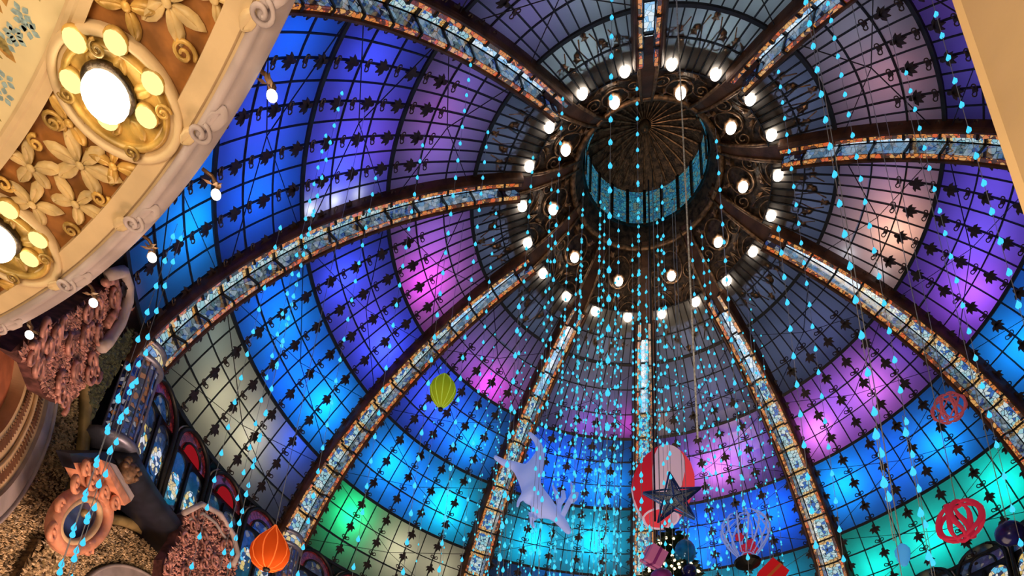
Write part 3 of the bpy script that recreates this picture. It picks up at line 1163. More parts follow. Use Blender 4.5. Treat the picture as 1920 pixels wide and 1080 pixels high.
def flat_leaf(p, er, et, rot, L, w, mat, name):
    c, s = cos(rot), sin(rot)
    x = er * c + et * s
    y = -er * s + et * c
    pts = [p + x * (L * a) + y * (w * b_) for (a, b_) in ((0, 0), (.3, .8), (.55, 1), (.8, .5), (1, 0), (.8, -.5), (.55, -1), (.3, -.8))]
    n = len(pts)
    v = [q + Vector((0, 0, -.003)) for q in pts] + [q + Vector((0, 0, 0.001)) for q in pts]
    MB().add(v, [tuple(range(n)), ] + [(i, (i + 1) % n, n + (i + 1) % n, n + i) for i in range(n)]).build(name, mat, SO)


for (px, py) in ((45, 40), (30, 70), (10, 80), (55, 55), (10, 150), (8, 180), (40, 25), (25, 62)):
    p = at_z(px, py, SZ) - SOI
    for k in range(5):
        a = k * 2 * pi / 5 + px
        flat_leaf(p + Vector((cos(a) * .012, sin(a) * .012, 0)), Vector((1, 0, 0)), Vector((0, 1, 0)), a, .045, .016, PB, 'painted_petal')
for (px, py, ro, L, m_) in ((5, 25, 2.4, .16, PO), (12, 12, 2.9, .15, PO), (0, 42, 1.9, .14, PO), (12, 95, 2.2, .16, PG), (20, 105, 2.5, .14, PG), (5, 110, 2.0, .15, PG), (30, 118, 2.3, .14, PO), (75, 3, 2.9, .1, PG), (3, 228, 2.2, .06, PG)):
    p = at_z(px, py, SZ) - SOI
    flat_leaf(p, Vector((1, 0, 0)), Vector((0, 1, 0)), ro + pi * .72, L, L * .22, m_, 'painted_leaf')

# the lamp clusters themselves
SMALL = [(138, 78), (215, 82), (285, 158), (273, 222), (132, 155), (200, 226)]
cen = at_z(198, 182, SZ - 0.10)
CL_L = ['large lit globe surrounded by six small discs in the upper soffit medallion', 'large lit globe with small discs in the lower soffit medallion at the picture edge', 'lit globe cluster further along the soffit', 'lit globe cluster above the gallery', 'lit globe cluster at the far end of the soffit']
for ci, ca in enumerate(CLUSTERS):
    Rz = Matrix.Rotation(radians(-(ca - 30.6)), 4, 'Z')
    def rotp(p):
        return (Rz @ (p - Vector((SC.x, SC.y, 0)))) + Vector((SC.x, SC.y, 0))
    c0 = rotp(cen)
    e = empty('lamp_cluster', (c0.x, c0.y, SZ))
    tag(e, CL_L[ci], 'lamp', 'lamp clusters of the balcony soffit')
    gb = MB().sphere((0, 0, -0.10), 0.134, 20, 14, 1.0).build('globe', GLOBE, e, True)
    MB().lathe([(.10, 0.03), (.145, 0.02), (.158, -.03), (.15, -.05), (.12, -.04)], 24).build('globe_collar', BRONZE, gb, True)
    for q in SMALL:
        p = rotp(at_z(q[0], q[1], SZ - 0.05)) - Vector((c0.x, c0.y, SZ))
        sg = MB().sphere((p.x, p.y, -.04), 0.064, 14, 8, .6).build('small_globe', DISC, e, True)
        MB().lathe([(.05, .03), (.070, .0), (.072, -.025), (.062, -.035)], 16, (p.x, p.y, 0)).build('small_collar', GILT, sg, True)
# bulbs along the outside of the edge
for i, (px, py) in enumerate(((510, 180), (405, 365), (285, 483), (175, 568), (55, 628))):
    p = at_z(px, py, SZ + 0.10)
    e = empty('edge_bulb', p)
    tag(e, 'small white globe bulb outside the balcony edge, %s' % ('topmost', 'second from the top', 'third from the top', 'fourth from the top', 'lowest')[i], 'lamp', 'bulbs along the balcony edge')
    MB().sphere((0, 0, 0), 0.034, 12, 8, 1.15).build('globe', BULB, e, True)
    d = (Vector((SC.x, SC.y, 0)) - Vector((p.x, p.y, 0))).normalized()
    MB().tube([(0, 0, 0.03), (0, 0, 0.09), d * .06 + Vector((0, 0, .13)), d * .13 + Vector((0, 0, .12))], .014, 6).build('arm', BRONZE_L, e, True)
    mbl = MB()
    rr = random.Random(i)
    for k in range(7):
        a = rr.uniform(0, 6.28)
        q = Vector((0, 0, .06)) + d * rr.uniform(0, .05)
        dr = Vector((cos(a), sin(a), rr.uniform(-.3, .8))).normalized()
        sd = dr.cross(Vector((0, 0, 1))).normalized() * .014
        mbl = MB().add([q, q + dr * .03 + sd, q + dr * .075, q + dr * .03 - sd], [(0, 1, 2, 3)])
        mbl.build('leaf', BRONZE_L, e)

# ------------------------------------------------------------------ pillar at the other side
pa, pb = at(1785, 0, 3.6), at(1922, 410, 3.6)
d = (pb - pa) / (pb.z - pa.z)
zt, zb = 8.2, 0.0
A_, B_ = pa + d * (zt - pa.z), pa + d * (zb - pa.z)
B_.x, B_.y = (pa + d * (3.0 - pa.z)).x, (pa + d * (3.0 - pa.z)).y
side = Vector((1, 0.25, 0)).normalized()
back = Vector((0.75, -0.66, 0)).normalized()
pil = MB()
vs = []
levels = [(zb, B_), (3.0, pa + d * (3.0 - pa.z)), (zt, A_)]
for (z, q) in levels:
    q = Vector((q.x, q.y, z))
    vs += [q, q + side * .035 - back * .02, q + side * 1.6, q + side * 1.6 + Vector((0.2, -1.2, 0)), q + Vector((0.35, -1.2, 0)), q + back * .04]
fs = []
for i in range(2):
    for k in range(6):
        k2 = (k + 1) % 6
        fs.append((i * 6 + k, i * 6 + k2, i * 6 + 6 + k2, i * 6 + 6 + k))
fs += [(5, 4, 3, 2, 1, 0), (12, 13, 14, 15, 16, 17)]
PL = pil.add(vs, fs).build('wall_pillar', PILLAR)
tag(PL, 'plain tan plaster pillar face at the edge of the gallery', None, None, 'structure')

# ------------------------------------------------------------------ arcade under the dome
RW = 11.5
GOLDM = principled('gilt_mosaic', (0.30, 0.20, 0.10), 0.5, 0.1, 0.4, 14, 0.8, 40, color2=(0.08, 0.05, 0.035))
GOLDL = principled('gilt_leaf', (0.50, 0.36, 0.21), 0.45, 0.05, 0.35, 9)
PINKL = principled('pink_relief', (0.52, 0.24, 0.21), 0.5, 0.1, 0.3, 6)
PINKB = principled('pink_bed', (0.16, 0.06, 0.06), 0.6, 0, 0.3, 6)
ROSE = principled('rose_stone', (0.75, 0.32, 0.20), 0.5, 0, 0.12, 4, 0.1, 20)
GREYB = principled('grey_band', (0.42, 0.36, 0.38), 0.6, 0, 0.08, 3)
BEIGE = principled('beige_band', (0.66, 0.45, 0.27), 0.6, 0, 0.08, 3)
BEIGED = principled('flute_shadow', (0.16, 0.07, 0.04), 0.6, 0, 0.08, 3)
RED = principled('red_lunette', (0.48, 0.15, 0.08), 0.6, 0, 0.1, 4)
BLUEC = principled('blue_enamel', (0.03, 0.06, 0.20), 0.35, 0, 0.2, 4)
NAVY = principled('navy_ledge', (0.016, 0.018, 0.036), 0.45, 0, 0.15, 3)
ROLL = principled('gilt_roll', (0.40, 0.29, 0.13), 0.4, 0.2, 0.2, 3)


def wallp(azc, t, z, dep=0.0, R=RW):
    """t metres along the wall from azimuth azc, z above the lens, dep metres towards the hall"""
    return pol(azc + math.degrees(t / R), R - dep, z + CZ)


class Arch:
    def __init__(self, azc, zc, a, bt, bb, p0_, p1_):
        self.azc, self.zc, self.a, self.bt, self.bb, self.p0, self.p1 = azc, zc, a, bt, bb, p0_, p1_

    def pt(self, ph, q, dep):
        b = self.bt if sin(ph) > 0 else self.bb
        return wallp(self.azc, self.a * q * cos(ph), self.zc + b * q * sin(ph), dep)

    def band(self, q0, q1, d0, d1, mat, name, parent, n=56):
        mb = MB()
        vs, fs = [], []
        for k in range(n + 1):
            ph = self.p0 + (self.p1 - self.p0) * k / n
            for (q, d_) in ((q0, -.3), (q0, d0), (q1, d1), (q1, -.3)):
                vs.append(self.pt(ph, q, d_))
        for i in range(n):
            for k in range(3):
                fs.append((i * 4 + k, i * 4 + k + 1, i * 4 + 5 + k, i * 4 + 4 + k))
        return mb.add(vs, fs).build(name, mat, parent)

    def roll(self, q, dep, rad, mat, name, parent, n=56):
        return MB().tube([self.pt(self.p0 + (self.p1 - self.p0) * k / n, q, dep) for k in range(n + 1)], rad, 8).build(name, mat, parent, True)

    def leaves(self, q0, q1, dep, n, mat, name, parent, seed, sz=.10):
        rr = random.Random(seed)
        mb = MB()
        for i in range(n):
            ph = self.p0 + (self.p1 - self.p0) * rr.random()
            q = q0 + (q1 - q0) * rr.random()
            c = self.pt(ph, q, dep)
            nrm = Vector((-c.x, -c.y, 0)).normalized()
            ut = Vector((0, 0, 1)).cross(nrm)
            a = rr.uniform(0, 6.28)
            x = ut * cos(a) + Vector((0, 0, 1)) * sin(a)
            y = -ut * sin(a) + Vector((0, 0, 1)) * cos(a)
            s_ = sz * rr.uniform(.7, 1.3)
            mb.add([c - x * s_, c + y * s_ * .45 + nrm * .03, c + x * s_, c - y * s_ * .45 + nrm * .03, c + nrm * .06], [(0, 1, 4), (1, 2, 4), (2, 3, 4), (3, 0, 4)])
        o = mb.build(name, mat, parent)
        o['kind'] = 'stuff'
        return o

    def flutes(self, q0, q1, dep, n, mat, name, parent):
        for i in range(n):
            ph = self.p0 + (self.p1 - self.p0) * (i + .5) / n
            MB().bar(self.pt(ph, q0, dep), self.pt(ph, q1, dep), .035, .02).build(name, mat, parent)


ar = []
for (nm, lab, A) in (('arcade_arch', 'gilded arch with mosaic band below the row of coloured windows', Arch(270, 6.0, 3.65, 3.05, 6.0, radians(6), radians(180))),
                     ('arcade_arch', 'tall fluted arch with mosaic band beneath the balcony soffit', Arch(306, 8.0, 3.55, 2.9, 4.6, radians(95), radians(232)))):
    base = wallp(A.azc, 0, -CZ)
    e = empty(nm, (0, 0, 0))
    tag(e, lab, 'arch')
    A.roll(1.0, .16, .12, ROLL, 'outer_roll', e)
    m0, g0, f0 = (.70, .615, .42) if A.azc < 290 else (.63, .53, .32)
    A.band(m0, .975, .05, .05, GOLDM, 'mosaic_band', e)
    A.leaves(m0 + .02, .96, .06, 3600, GOLDL, 'mosaic_relief', e, int(A.azc), .05)
    A.band(g0, m0, .16, .14, GREYB, 'grey_band', e)
    A.roll(m0, .15, .035, GREYB, 'grey_fillet', e)
    A.band(f0, g0, .04, .10, BEIGE, 'fluted_band', e)
    A.roll((f0 + g0) / 2, .10, .03, BEIGE, 'bead', e)
    A.flutes(g0 - .07, g0 - .03, .10, 60, BEIGED, 'flute', e)  # dark bars painted in for the shade inside the flutes
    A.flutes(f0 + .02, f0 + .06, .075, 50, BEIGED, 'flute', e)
    A.band(.02, f0, -.15, -.15, RED, 'lunette', e)
    ar.append((e, A))


def wall_panel(pixels, R, thick, mat, name, parent):
    """a raised plate on the wall at radius R whose outline is given by what the picture shows"""
    P = [at_cyl(x, y, R) for (x, y) in pixels]
    n = len(P)
    inn = []
    for p in P:
        d_ = Vector((-p.x, -p.y, 0)).normalized()
        inn.append(p - d_ * thick)
    c = sum(P, Vector()) / n
    dc = Vector((-c.x, -c.y, 0)).normalized()
    vs = P + inn + [c + dc * .05]
    fs = [(i, (i + 1) % n, n + (i + 1) % n, n + i) for i in range(n)] + [((i + 1) % n, i, 2 * n) for i in range(n)]
    return MB().add(vs, fs).build(name, mat, parent)


def inside(p, poly):
    r = False
    j = len(poly) - 1
    for i in range(len(poly)):
        if (poly[i][1] > p[1]) != (poly[j][1] > p[1]) and p[0] < (poly[j][0] - poly[i][0]) * (p[1] - poly[i][1]) / (poly[j][1] - poly[i][1]) + poly[i][0]:
            r = not r
        j = i
    return r


def panel_relief(poly, R, n, mat, name, parent, seed, sz=.10):
    rr = random.Random(seed)
    xs = [p[0] for p in poly]
    ys = [p[1] for p in poly]
    mb = MB()
    k = 0
    while k < n:
        q = (rr.uniform(min(xs), max(xs)), rr.uniform(min(ys), max(ys)))
        if not inside(q, poly):
            continue
        k += 1
        c = at_cyl(q[0], q[1], R)
        nrm = Vector((-c.x, -c.y, 0)).normalized()
        c = c + nrm * .04
        ut = Vector((0, 0, 1)).cross(nrm)
        a = rr.uniform(0, 6.28)
        x = ut * cos(a) + Vector((0, 0, 1)) * sin(a)
        y = -ut * sin(a) + Vector((0, 0, 1)) * cos(a)
        s_ = sz * rr.uniform(.6, 1.4)
        mb.add([c - x * s_, c + y * s_ * .5 + nrm * .02, c + x * s_, c - y * s_ * .5 + nrm * .02, c + nrm * .05], [(0, 1, 4), (1, 2, 4), (2, 3, 4), (3, 0, 4)])
    o = mb.build(name, mat, parent)
    o['kind'] = 'stuff'
    return o


def panel_rim(pix, R, rad, mat, name, parent):
    return MB().tube([at_cyl(x, y, R) for (x, y) in pix], rad, 8).build(name, mat, parent, True)


PK = [(20, 660), (60, 620), (120, 590), (190, 540), (225, 500), (238, 520), (240, 555), (228, 600), (200, 650), (170, 700), (120, 760), (80, 740), (62, 690)]
e = empty('mosaic_crest', (0, 0, 0))
tag(e, 'pink leafy relief crest under the balcony edge, above the tall arch', 'relief')
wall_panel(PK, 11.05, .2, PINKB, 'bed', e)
panel_relief(PK, 11.02, 1700, PINKL, 'leaf_relief', e, 5, .065)
panel_rim([(205, 515), (232, 508), (241, 535), (240, 565), (226, 605), (203, 640), (190, 652)], 10.85, .10, MAUVE, 'scrolled_rim', e)
panel_rim([(196, 530), (215, 525), (222, 550), (215, 585), (200, 610)], 10.9, .07, PINKL, 'inner_rim', e)
def crest_scrolls(poly, R, n, parent, seed, q):
    rr = random.Random(seed)
    xs = [p[0] for p in poly]
    ys = [p[1] for p in poly]
    k = 0
    while k < n:
        u = (rr.uniform(min(xs), max(xs)), rr.uniform(min(ys), max(ys)))
        if not inside(u, poly):
            continue
        k += 1
        c = at_cyl(u[0], u[1], R)
        nr_ = Vector((-c.x, -c.y, 0)).normalized()
        ut = Vector((0, 0, 1)).cross(nr_)
        sg = rr.choice((-1, 1))
        st_ = rr.uniform(0, 6.28)
        pts = []
        for i in range(16):
            t = i / 15
            an = st_ + sg * t * 2 * pi * 1.3
            qq = q * rr.uniform(.98, 1.02) * (1 - .8 * t)
            pts.append(c + nr_ * .1 + ut * qq * cos(an) + Vector((0, 0, qq * sin(an))))
        MB().tube(pts, [q * .22 * (1 - .5 * i / 15) for i in range(16)], 6).build('scroll', PINKL, parent, True)


crest_scrolls(PK, 11.0, 26, e, 21, .20)
PK2 = [(330, 1010), (345, 965), (380, 948), (415, 970), (440, 1015), (445, 1050), (432, 1100), (300, 1100), (305, 1050)]
e = empty('mosaic_crest', (0, 0, 0))
tag(e, 'pink and grey relief crest left of the orange paper lantern', 'relief')
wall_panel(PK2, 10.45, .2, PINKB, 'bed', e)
panel_relief(PK2, 10.42, 1300, PINKL, 'leaf_relief', e, 6, .055)
crest_scrolls(PK2, 10.4, 18, e, 22, .17)
panel_rim([(345, 962), (378, 945), (412, 963), (437, 1002), (446, 1040), (436, 1060)], 10.3, .07, MAUVE, 'scrolled_rim', e)
panel_rim([(355, 975), (380, 962), (404, 980), (424, 1012), (430, 1040)], 10.35, .04, GREYB, 'inner_rim', e)
GRV = principled('dark_foliage', (0.05, 0.055, 0.025), 0.55, 0, 0.3, 8)
GP = [(172, 690), (190, 650), (225, 625), (245, 610), (240, 650), (215, 690), (190, 730), (168, 780), (160, 740)]
e = empty('foliage_swag', (0, 0, 0))
tag(e, 'dark bronze foliage swag beside the coloured glass column', 'relief')
panel_relief(GP, 11.0, 420, GRV, 'foliage', e, 8, .11)

# console and cartouche between the two arches
e = empty('console', (0, 0, 0))
tag(e, 'rose stone console with sloping beam and scrolls under the glass column', 'console')


def ctube(pix, R, rad, mat, name, n=8):
    return MB().tube([at_cyl(x, y, r_) for (x, y), r_ in zip(pix, R if isinstance(R, list) else [R] * len(pix))], rad, n).build(name, mat, e, True)


def cbox(pix4, R, depth, mat, name):
    P = [at_cyl(x, y, R) for (x, y) in pix4]
    Q = []
    for p in P:
        d_ = Vector((-p.x, -p.y, 0)).normalized()
        Q.append(p - d_ * depth)
    return MB().box8(P + Q).build(name, mat, e)


cbox([(140, 868), (190, 866), (228, 945), (180, 955)], 10.7, .2, ROSE, 'block')
cbox([(190, 862), (204, 868), (246, 940), (234, 948)], 10.55, .35, ROSE, 'beam')
cbox([(204, 866), (218, 872), (252, 930), (246, 940)], 10.6, .5, MAUVE, 'beam_side')
cbox([(130, 850), (205, 848), (218, 868), (142, 880)], 10.72, .2, NAVY, 'shelf')
for (x, y, s_) in ((160, 880, 1), (172, 900, -1), (195, 925, 1), (142, 905, -1), (215, 945, 1), (180, 880, -1)):
    pts = []
    c = at_cyl(x, y, 10.6)
    nrm = Vector((-c.x, -c.y, 0)).normalized()
    ut = Vector((0, 0, 1)).cross(nrm)
    for i in range(18):
        t = i / 17
        q = .17 * (1 - .85 * t)
        a = s_ * t * 2 * pi * 1.4
        pts.append(c + ut * q * cos(a) + Vector((0, 0, 1)) * q * sin(a))
    MB().tube(pts, .045, 6).build('scroll', ROSE, e, True)
# carved mask beside it
c = at_cyl(240, 885, 10.6)
nrm = Vector((-c.x, -c.y, 0)).normalized()
Mk = frame_at(c, nrm, (0, 0, 1))
mk = empty('carved_mask', c)
tag(mk, 'small carved brown mask between the console and the coloured windows', 'carving')
WOOD = principled('carved_brown', (0.22, 0.12, 0.07), 0.5, 0.1, 0.25, 12)
mb = MB().sphere((0, 0, 0), .2, 14, 10, 1.25, Matrix.Rotation(0, 3, 'X'))
mb.build('head', WOOD, mk, True)
for (x, z, r_) in ((-.07, .05, .045), (.07, .05, .045), (0, -.03, .05), (0, -.13, .05)):
    q = Mk.to_3x3() @ Vector((x, z, .19))
    MB().sphere(q, r_, 8, 6).build('feature', WOOD, mk, True)
for k in range(9):
    a = pi * k / 8
    q = Mk.to_3x3() @ Vector((cos(a) * .22, sin(a) * .25, .03))
    MB().sphere(q, .07, 8, 6).build('curl', WOOD, mk, True)

c = at_cyl(136, 975, 10.75)
nrm = Vector((-c.x, -c.y, 0)).normalized()
Mc = frame_at(c, nrm, (0, 0, 1))
ca_ = empty('cartouche', (0, 0, 0))
tag(ca_, 'oval rose stone cartouche with a blue enamel field', 'cartouche')


def oval_pts(a, b, R, n=36):
    res = []
    for k in range(n):
        an = 2 * pi * k / n
        x, y = a * cos(an), b * sin(an)
        t_ = radians(-50)
        res.append(at_cyl(149 + x * cos(t_) - y * sin(t_), 976 + x * sin(t_) + y * cos(t_), R))
    return res


MB().tube(oval_pts(58, 45, 10.75), .12, 8, True).build('outer_rim', ROSE, ca_, True)
MB().tube(oval_pts(45, 32, 10.68), .06, 8, True).build('inner_rim', BEIGE, ca_, True)
MB().tube(oval_pts(66, 51, 10.85), .07, 8, True).build('bead_rim', ROSE, ca_, True)
op = oval_pts(46, 33, 10.78)
MB().add(op + [sum(op, Vector()) / 36], [(k, (k + 1) % 36, 36) for k in range(36)]).build('field', BLUEC, ca_)
MB().sphere(at_cyl(158, 962, 10.74), .08, 10, 6, 1).build('boss', ROLL, ca_, True)
for (x, y, q) in ((98, 1000, .2), (112, 950, .16), (195, 925, .18), (165, 1030, .15)):
    c = at_cyl(x, y, 10.7)
    nr_ = Vector((-c.x, -c.y, 0)).normalized()
    ut = Vector((0, 0, 1)).cross(nr_)
    pts = []
    for i in range(18):
        t = i / 17
        qq = q * (1 - .85 * t)
        an = t * 2 * pi * 1.4
        pts.append(c + ut * qq * cos(an) + Vector((0, 0, qq * sin(an))))
    MB().tube(pts, .05, 6).build('scroll', ROSE, ca_, True)
# gilt spandrel wedge below the cartouche
e = empty('spandrel', (0, 0, 0))
tag(e, 'gilt relief wedge between the two arches below the cartouche', 'relief')
SPN = [(30, 1085), (72, 1010), (110, 1025), (140, 1045), (75, 1085)]
wall_panel(SPN, 11.3, .2, GOLDM, 'bed', e)
panel_relief(SPN, 11.28, 160, GOLDL, 'leaf_relief', e, 9, .08)

# ------------------------------------------------------------------ arched coloured windows at the foot of the dome
RG = emitter('red_glass', (0.60, 0.015, 0.025), 0.42, False)
RG2 = stained('dark_red_glass', [(0.22, 0.015, 0.02), (0.35, 0.03, 0.03), (0.10, 0.01, 0.02)], 12, 0.35)
MED = stained('medallion_glass', [(0.9, 0.62, 0.16), (0.95, 0.9, 0.75), (0.15, 0.65, 0.9), (0.95, 0.78, 0.4), (0.9, 0.9, 0.95), (.05, .05, .08), (.02, .05, .12)], 9, 0.75, lead=.05)
DKG = stained('dark_lancet_glass', [(0.02, 0.025, 0.05), (0.05, 0.06, 0.10), (0.02, 0.05, 0.12), (0.25, 0.22, 0.12), (0.01, 0.01, 0.02), (0.01, 0.012, 0.02)], 8, 0.5)
PALE = principled('pale_edge', (0.40, 0.36, 0.30), 0.4, 0.2, 0.1)
WR = 10.85


def drum_window(azc, zb_, zt_, halfw, label, name='coloured_window', fan=None, cres=None, lanc=None):
    e = empty(name, (0, 0, 0))
    tag(e, label, 'window', 'arched windows at the foot of the dome')
    zs = zt_ - halfw

    def P(t, z, dep=0.0):
        return wallp(azc, t, z, dep, WR)

    def arc(r, dep, z=None, n=14):
        return [P(r * cos(pi * k / n), (zs if z is None else z) + r * sin(pi * k / n), dep) for k in range(n + 1)]
    MB().tube([P(halfw, zb_, .05)] + arc(halfw, .05) + [P(-halfw, zb_, .05)], .055, 6).build('arch_frame', IRON, e, True)
    MB().tube([P(halfw + .07, zb_, 0)] + arc(halfw + .07, 0) + [P(-halfw - .07, zb_, 0)], .025, 5).build('pale_edge', PALE, e, True)
    h2 = halfw * .52
    # red fan: outer crescent and inner half disc
    a1, a2 = arc(halfw * .94, 0), arc(h2 * 1.12, 0)
    n = len(a1)
    MB().add(a1 + a2, [(i, i + 1, n + i + 1, n + i) for i in range(n - 1)]).build('crescent_pane', cres or RG2, e)
    MB().add(arc(h2, .01) + [P(0, zs, .01)], [(i, i + 1, n) for i in range(n - 1)]).build('fan_pane', fan or RG, e)
    MB().tube(arc(h2 * 1.06, .03), .03, 5).build('fan_bar', IRON, e, True)
    for s in (-1, 1):
        c0, wd = s * halfw * .5, halfw * .42
        zz = zs - .12
        pts = [P(c0 + wd * cos(pi * k / 10), zz - wd + wd * sin(pi * k / 10), .0) for k in range(11)] + [P(c0 - wd, zb_, 0), P(c0 + wd, zb_, 0)]
        MB().add(pts, [tuple(range(len(pts)))]).build('lancet_pane', lanc or DKG, e)
        MB().tube(pts[:11] + [pts[11]], .022, 5).build('lancet_bar', IRON, e, True)
        zm = zb_ + (zz - zb_) * .48
        pts = [P(c0 + wd * .72 * cos(2 * pi * k / 16), zm + wd * 1.25 * sin(2 * pi * k / 16), .015) for k in range(16)]
        MB().add(pts, [tuple(range(16))]).build('medallion_pane', MED, e)
    MB().bar(P(0, zb_, .03), P(0, zs - .1, .03), .07, .06).build('mullion', IRON, e)
    # dark backing panel
    pts = arc(halfw, -.05) + [P(-halfw, zb_, -.05), P(halfw, zb_, -.05)]
    MB().add(pts, [tuple(range(len(pts)))]).build('backing', IRON, e)
    return e


WL = {7: ['tallest arched window with dark red fan, next to the coloured glass column', 'arched window with red fan, second from the glass column', 'arched window with bright red fan, third from the glass column', 'smaller dark arched window, fourth from the glass column'],
      6: ['arched window top just right of the orange paper lantern', 'second arched window top right of the orange paper lantern', 'third arched window top right of the orange lantern', 'fourth arched window top right of the orange lantern'],
      3: ['arched window top directly below the red wire ball', 'arched window top between the blue drop and the red wire ball', 'arched window top under the pale blue drop', 'arched window top at the rib foot right of the balloons']}
for k, labs in WL.items():
    for j, lab in enumerate(labs):
        if k == 3:
            azc = 36 * k + 6.0 + 8.2 * j
        else:
            azc = 36 * k + 36 - 5.6 - 8.2 * j
        drum_window(azc, 9.2, 11.75 if k != 3 else 12.05, .70, lab, fan=DKG if (k == 3 or (k, j) in ((7, 0), (7, 3), (6, 0), (6, 2))) else None, cres=DKG if k == 3 else None, lanc=MED if k == 3 else None)
# ledge below the windows
for k in (3, 6, 7):
    path = []
    for i in range(25):
        azd = 36 * k + 36 * i / 24
        a = azr(azd)
        path.append((pol(azd, WR, 8.95 + CZ), Vector((-sin(a), cos(a), 0)), Vector((0, 0, 1))))
    o = MB().sweep(path, [(-.6, -.15), (.15, -.22), (.36, -.05), (.42, .12), (.3, .26), (-.6, .26)], True).build('trim_%d' % (20 + k), NAVY, None, True)
    tag(o, None, None, None, 'structure')
# coloured glass columns that carry the ribs
COLG = stained('column_glass', [(0.03, 0.05, 0.22), (0.45, 0.14, 0.04), (0.05, 0.10, 0.35), (0.02, 0.02, 0.06), (0.5, 0.45, 0.5), (0.03, 0.04, 0.15), (.01, .01, .02)], 9, 0.4)
GOLDG = stained('gold_band_glass', [(0.9, 0.55, 0.15), (0.95, 0.8, 0.5), (0.2, 0.4, 0.75), (0.9, 0.7, 0.3)], 7, 0.7)
LAV = principled('steel_lavender', (0.20, 0.20, 0.30), 0.35, 0.4, 0.1)
for (azd, lab) in ((288, 'coloured glass column with steel hoop at the foot of the long rib'), (252, 'coloured glass column partly behind the orange paper lantern')):
    b = pol(azd, 11.0, 9.2 + CZ)
    e = empty('glass_column', b)
    tag(e, lab, 'column')
    Rt = Matrix.Rotation(azr(azd), 3, 'Z')
    for j in range(9):
        a = pi + (j - .5 - 4) * radians(32) + pi / 2
        if True:
            mb = MB()
            a0_, a1_ = radians(20 * j), radians(20 * j + 18)
            r_ = .42
            vs = [Rt @ Vector((r_ * cos(q), r_ * sin(q), z)) for z in (.1, 2.0) for q in (a0_, a1_)]
            mb.add(vs, [(0, 1, 3, 2)]).build('stave', COLG, e)
            MB().bar(Rt @ Vector((.43 * cos(radians(20 * j - 1)), .43 * sin(radians(20 * j - 1)), .1)), Rt @ Vector((.43 * cos(radians(20 * j - 1)), .43 * sin(radians(20 * j - 1)), 2.0)), .03).build('stave_bar', LAV, e)
    MB().lathe([(.40, 2.0), (.50, 2.02), (.52, 2.08), (.46, 2.14)], 28).build('hoop', LAV, e, True)
    MB().lathe([(.43, 2.14), (.45, 2.3), (.40, 2.42)], 28, cap=False).build('gold_band', GOLDG, e, True)
    MB().lathe([(.42, 2.42), (.48, 2.45), (.48, 2.52), (.4, 2.55)], 28).build('hoop', LAV, e, True)
    MB().lathe([(.40, -.1), (.52, -.05), (.52, .06), (.43, .1)], 28).build('base', LAV, e, True)

# ------------------------------------------------------------------ strings of drop lights
def drop_prof(s):
    return [(0.001, -.060 * s), (.022 * s, -.052 * s), (.036 * s, -.030 * s), (.038 * s, -.008 * s), (.028 * s, .022 * s), (.014 * s, .055 * s), (.005 * s, .085 * s)]


DR_ME = [MB().lathe(drop_prof(q), 7).mesh('drop', m_, True) for q, m_ in ((.82, DROP), (.80, DROP2), (.60, DROP2))]
NS = [0]


def light_string(x, y, ztop, zbot, dz, kind, label, group):
    e = empty('light_string', (x, y, ztop))
    tag(e, label, 'light string', group)
    n = int((ztop - zbot) / dz)
    MB().add([(-.004, 0, 0), (.004, 0, 0), (.004, 0, -(ztop - zbot)), (-.004, 0, -(ztop - zbot)), (0, -.006, 0), (0, -.006, -(ztop - zbot))],
             [(0, 1, 2, 3), (1, 4, 5, 2), (4, 0, 3, 5)]).build('wire', WIRE, e)
    ph = rnd.uniform(.1, .9)
    for i in range(n):
        z = -(i + ph) * dz
        p = proj((x, y, ztop + z))
        if -60 < p[0] < 1980 and -60 < p[1] < 1140:
            link('drop', DR_ME[kind], e, loc=(0, 0, z))
    NS[0] += 1


def plan(px, py, d_):
    p = at(px, py, d_)
    return p.x, p.y


def top_z(x, y):
    r = hypot(x, y)
    if r < 3.7:
        return 18.9 + CZ - .3
    return dome_z(r, GOFF) - .25


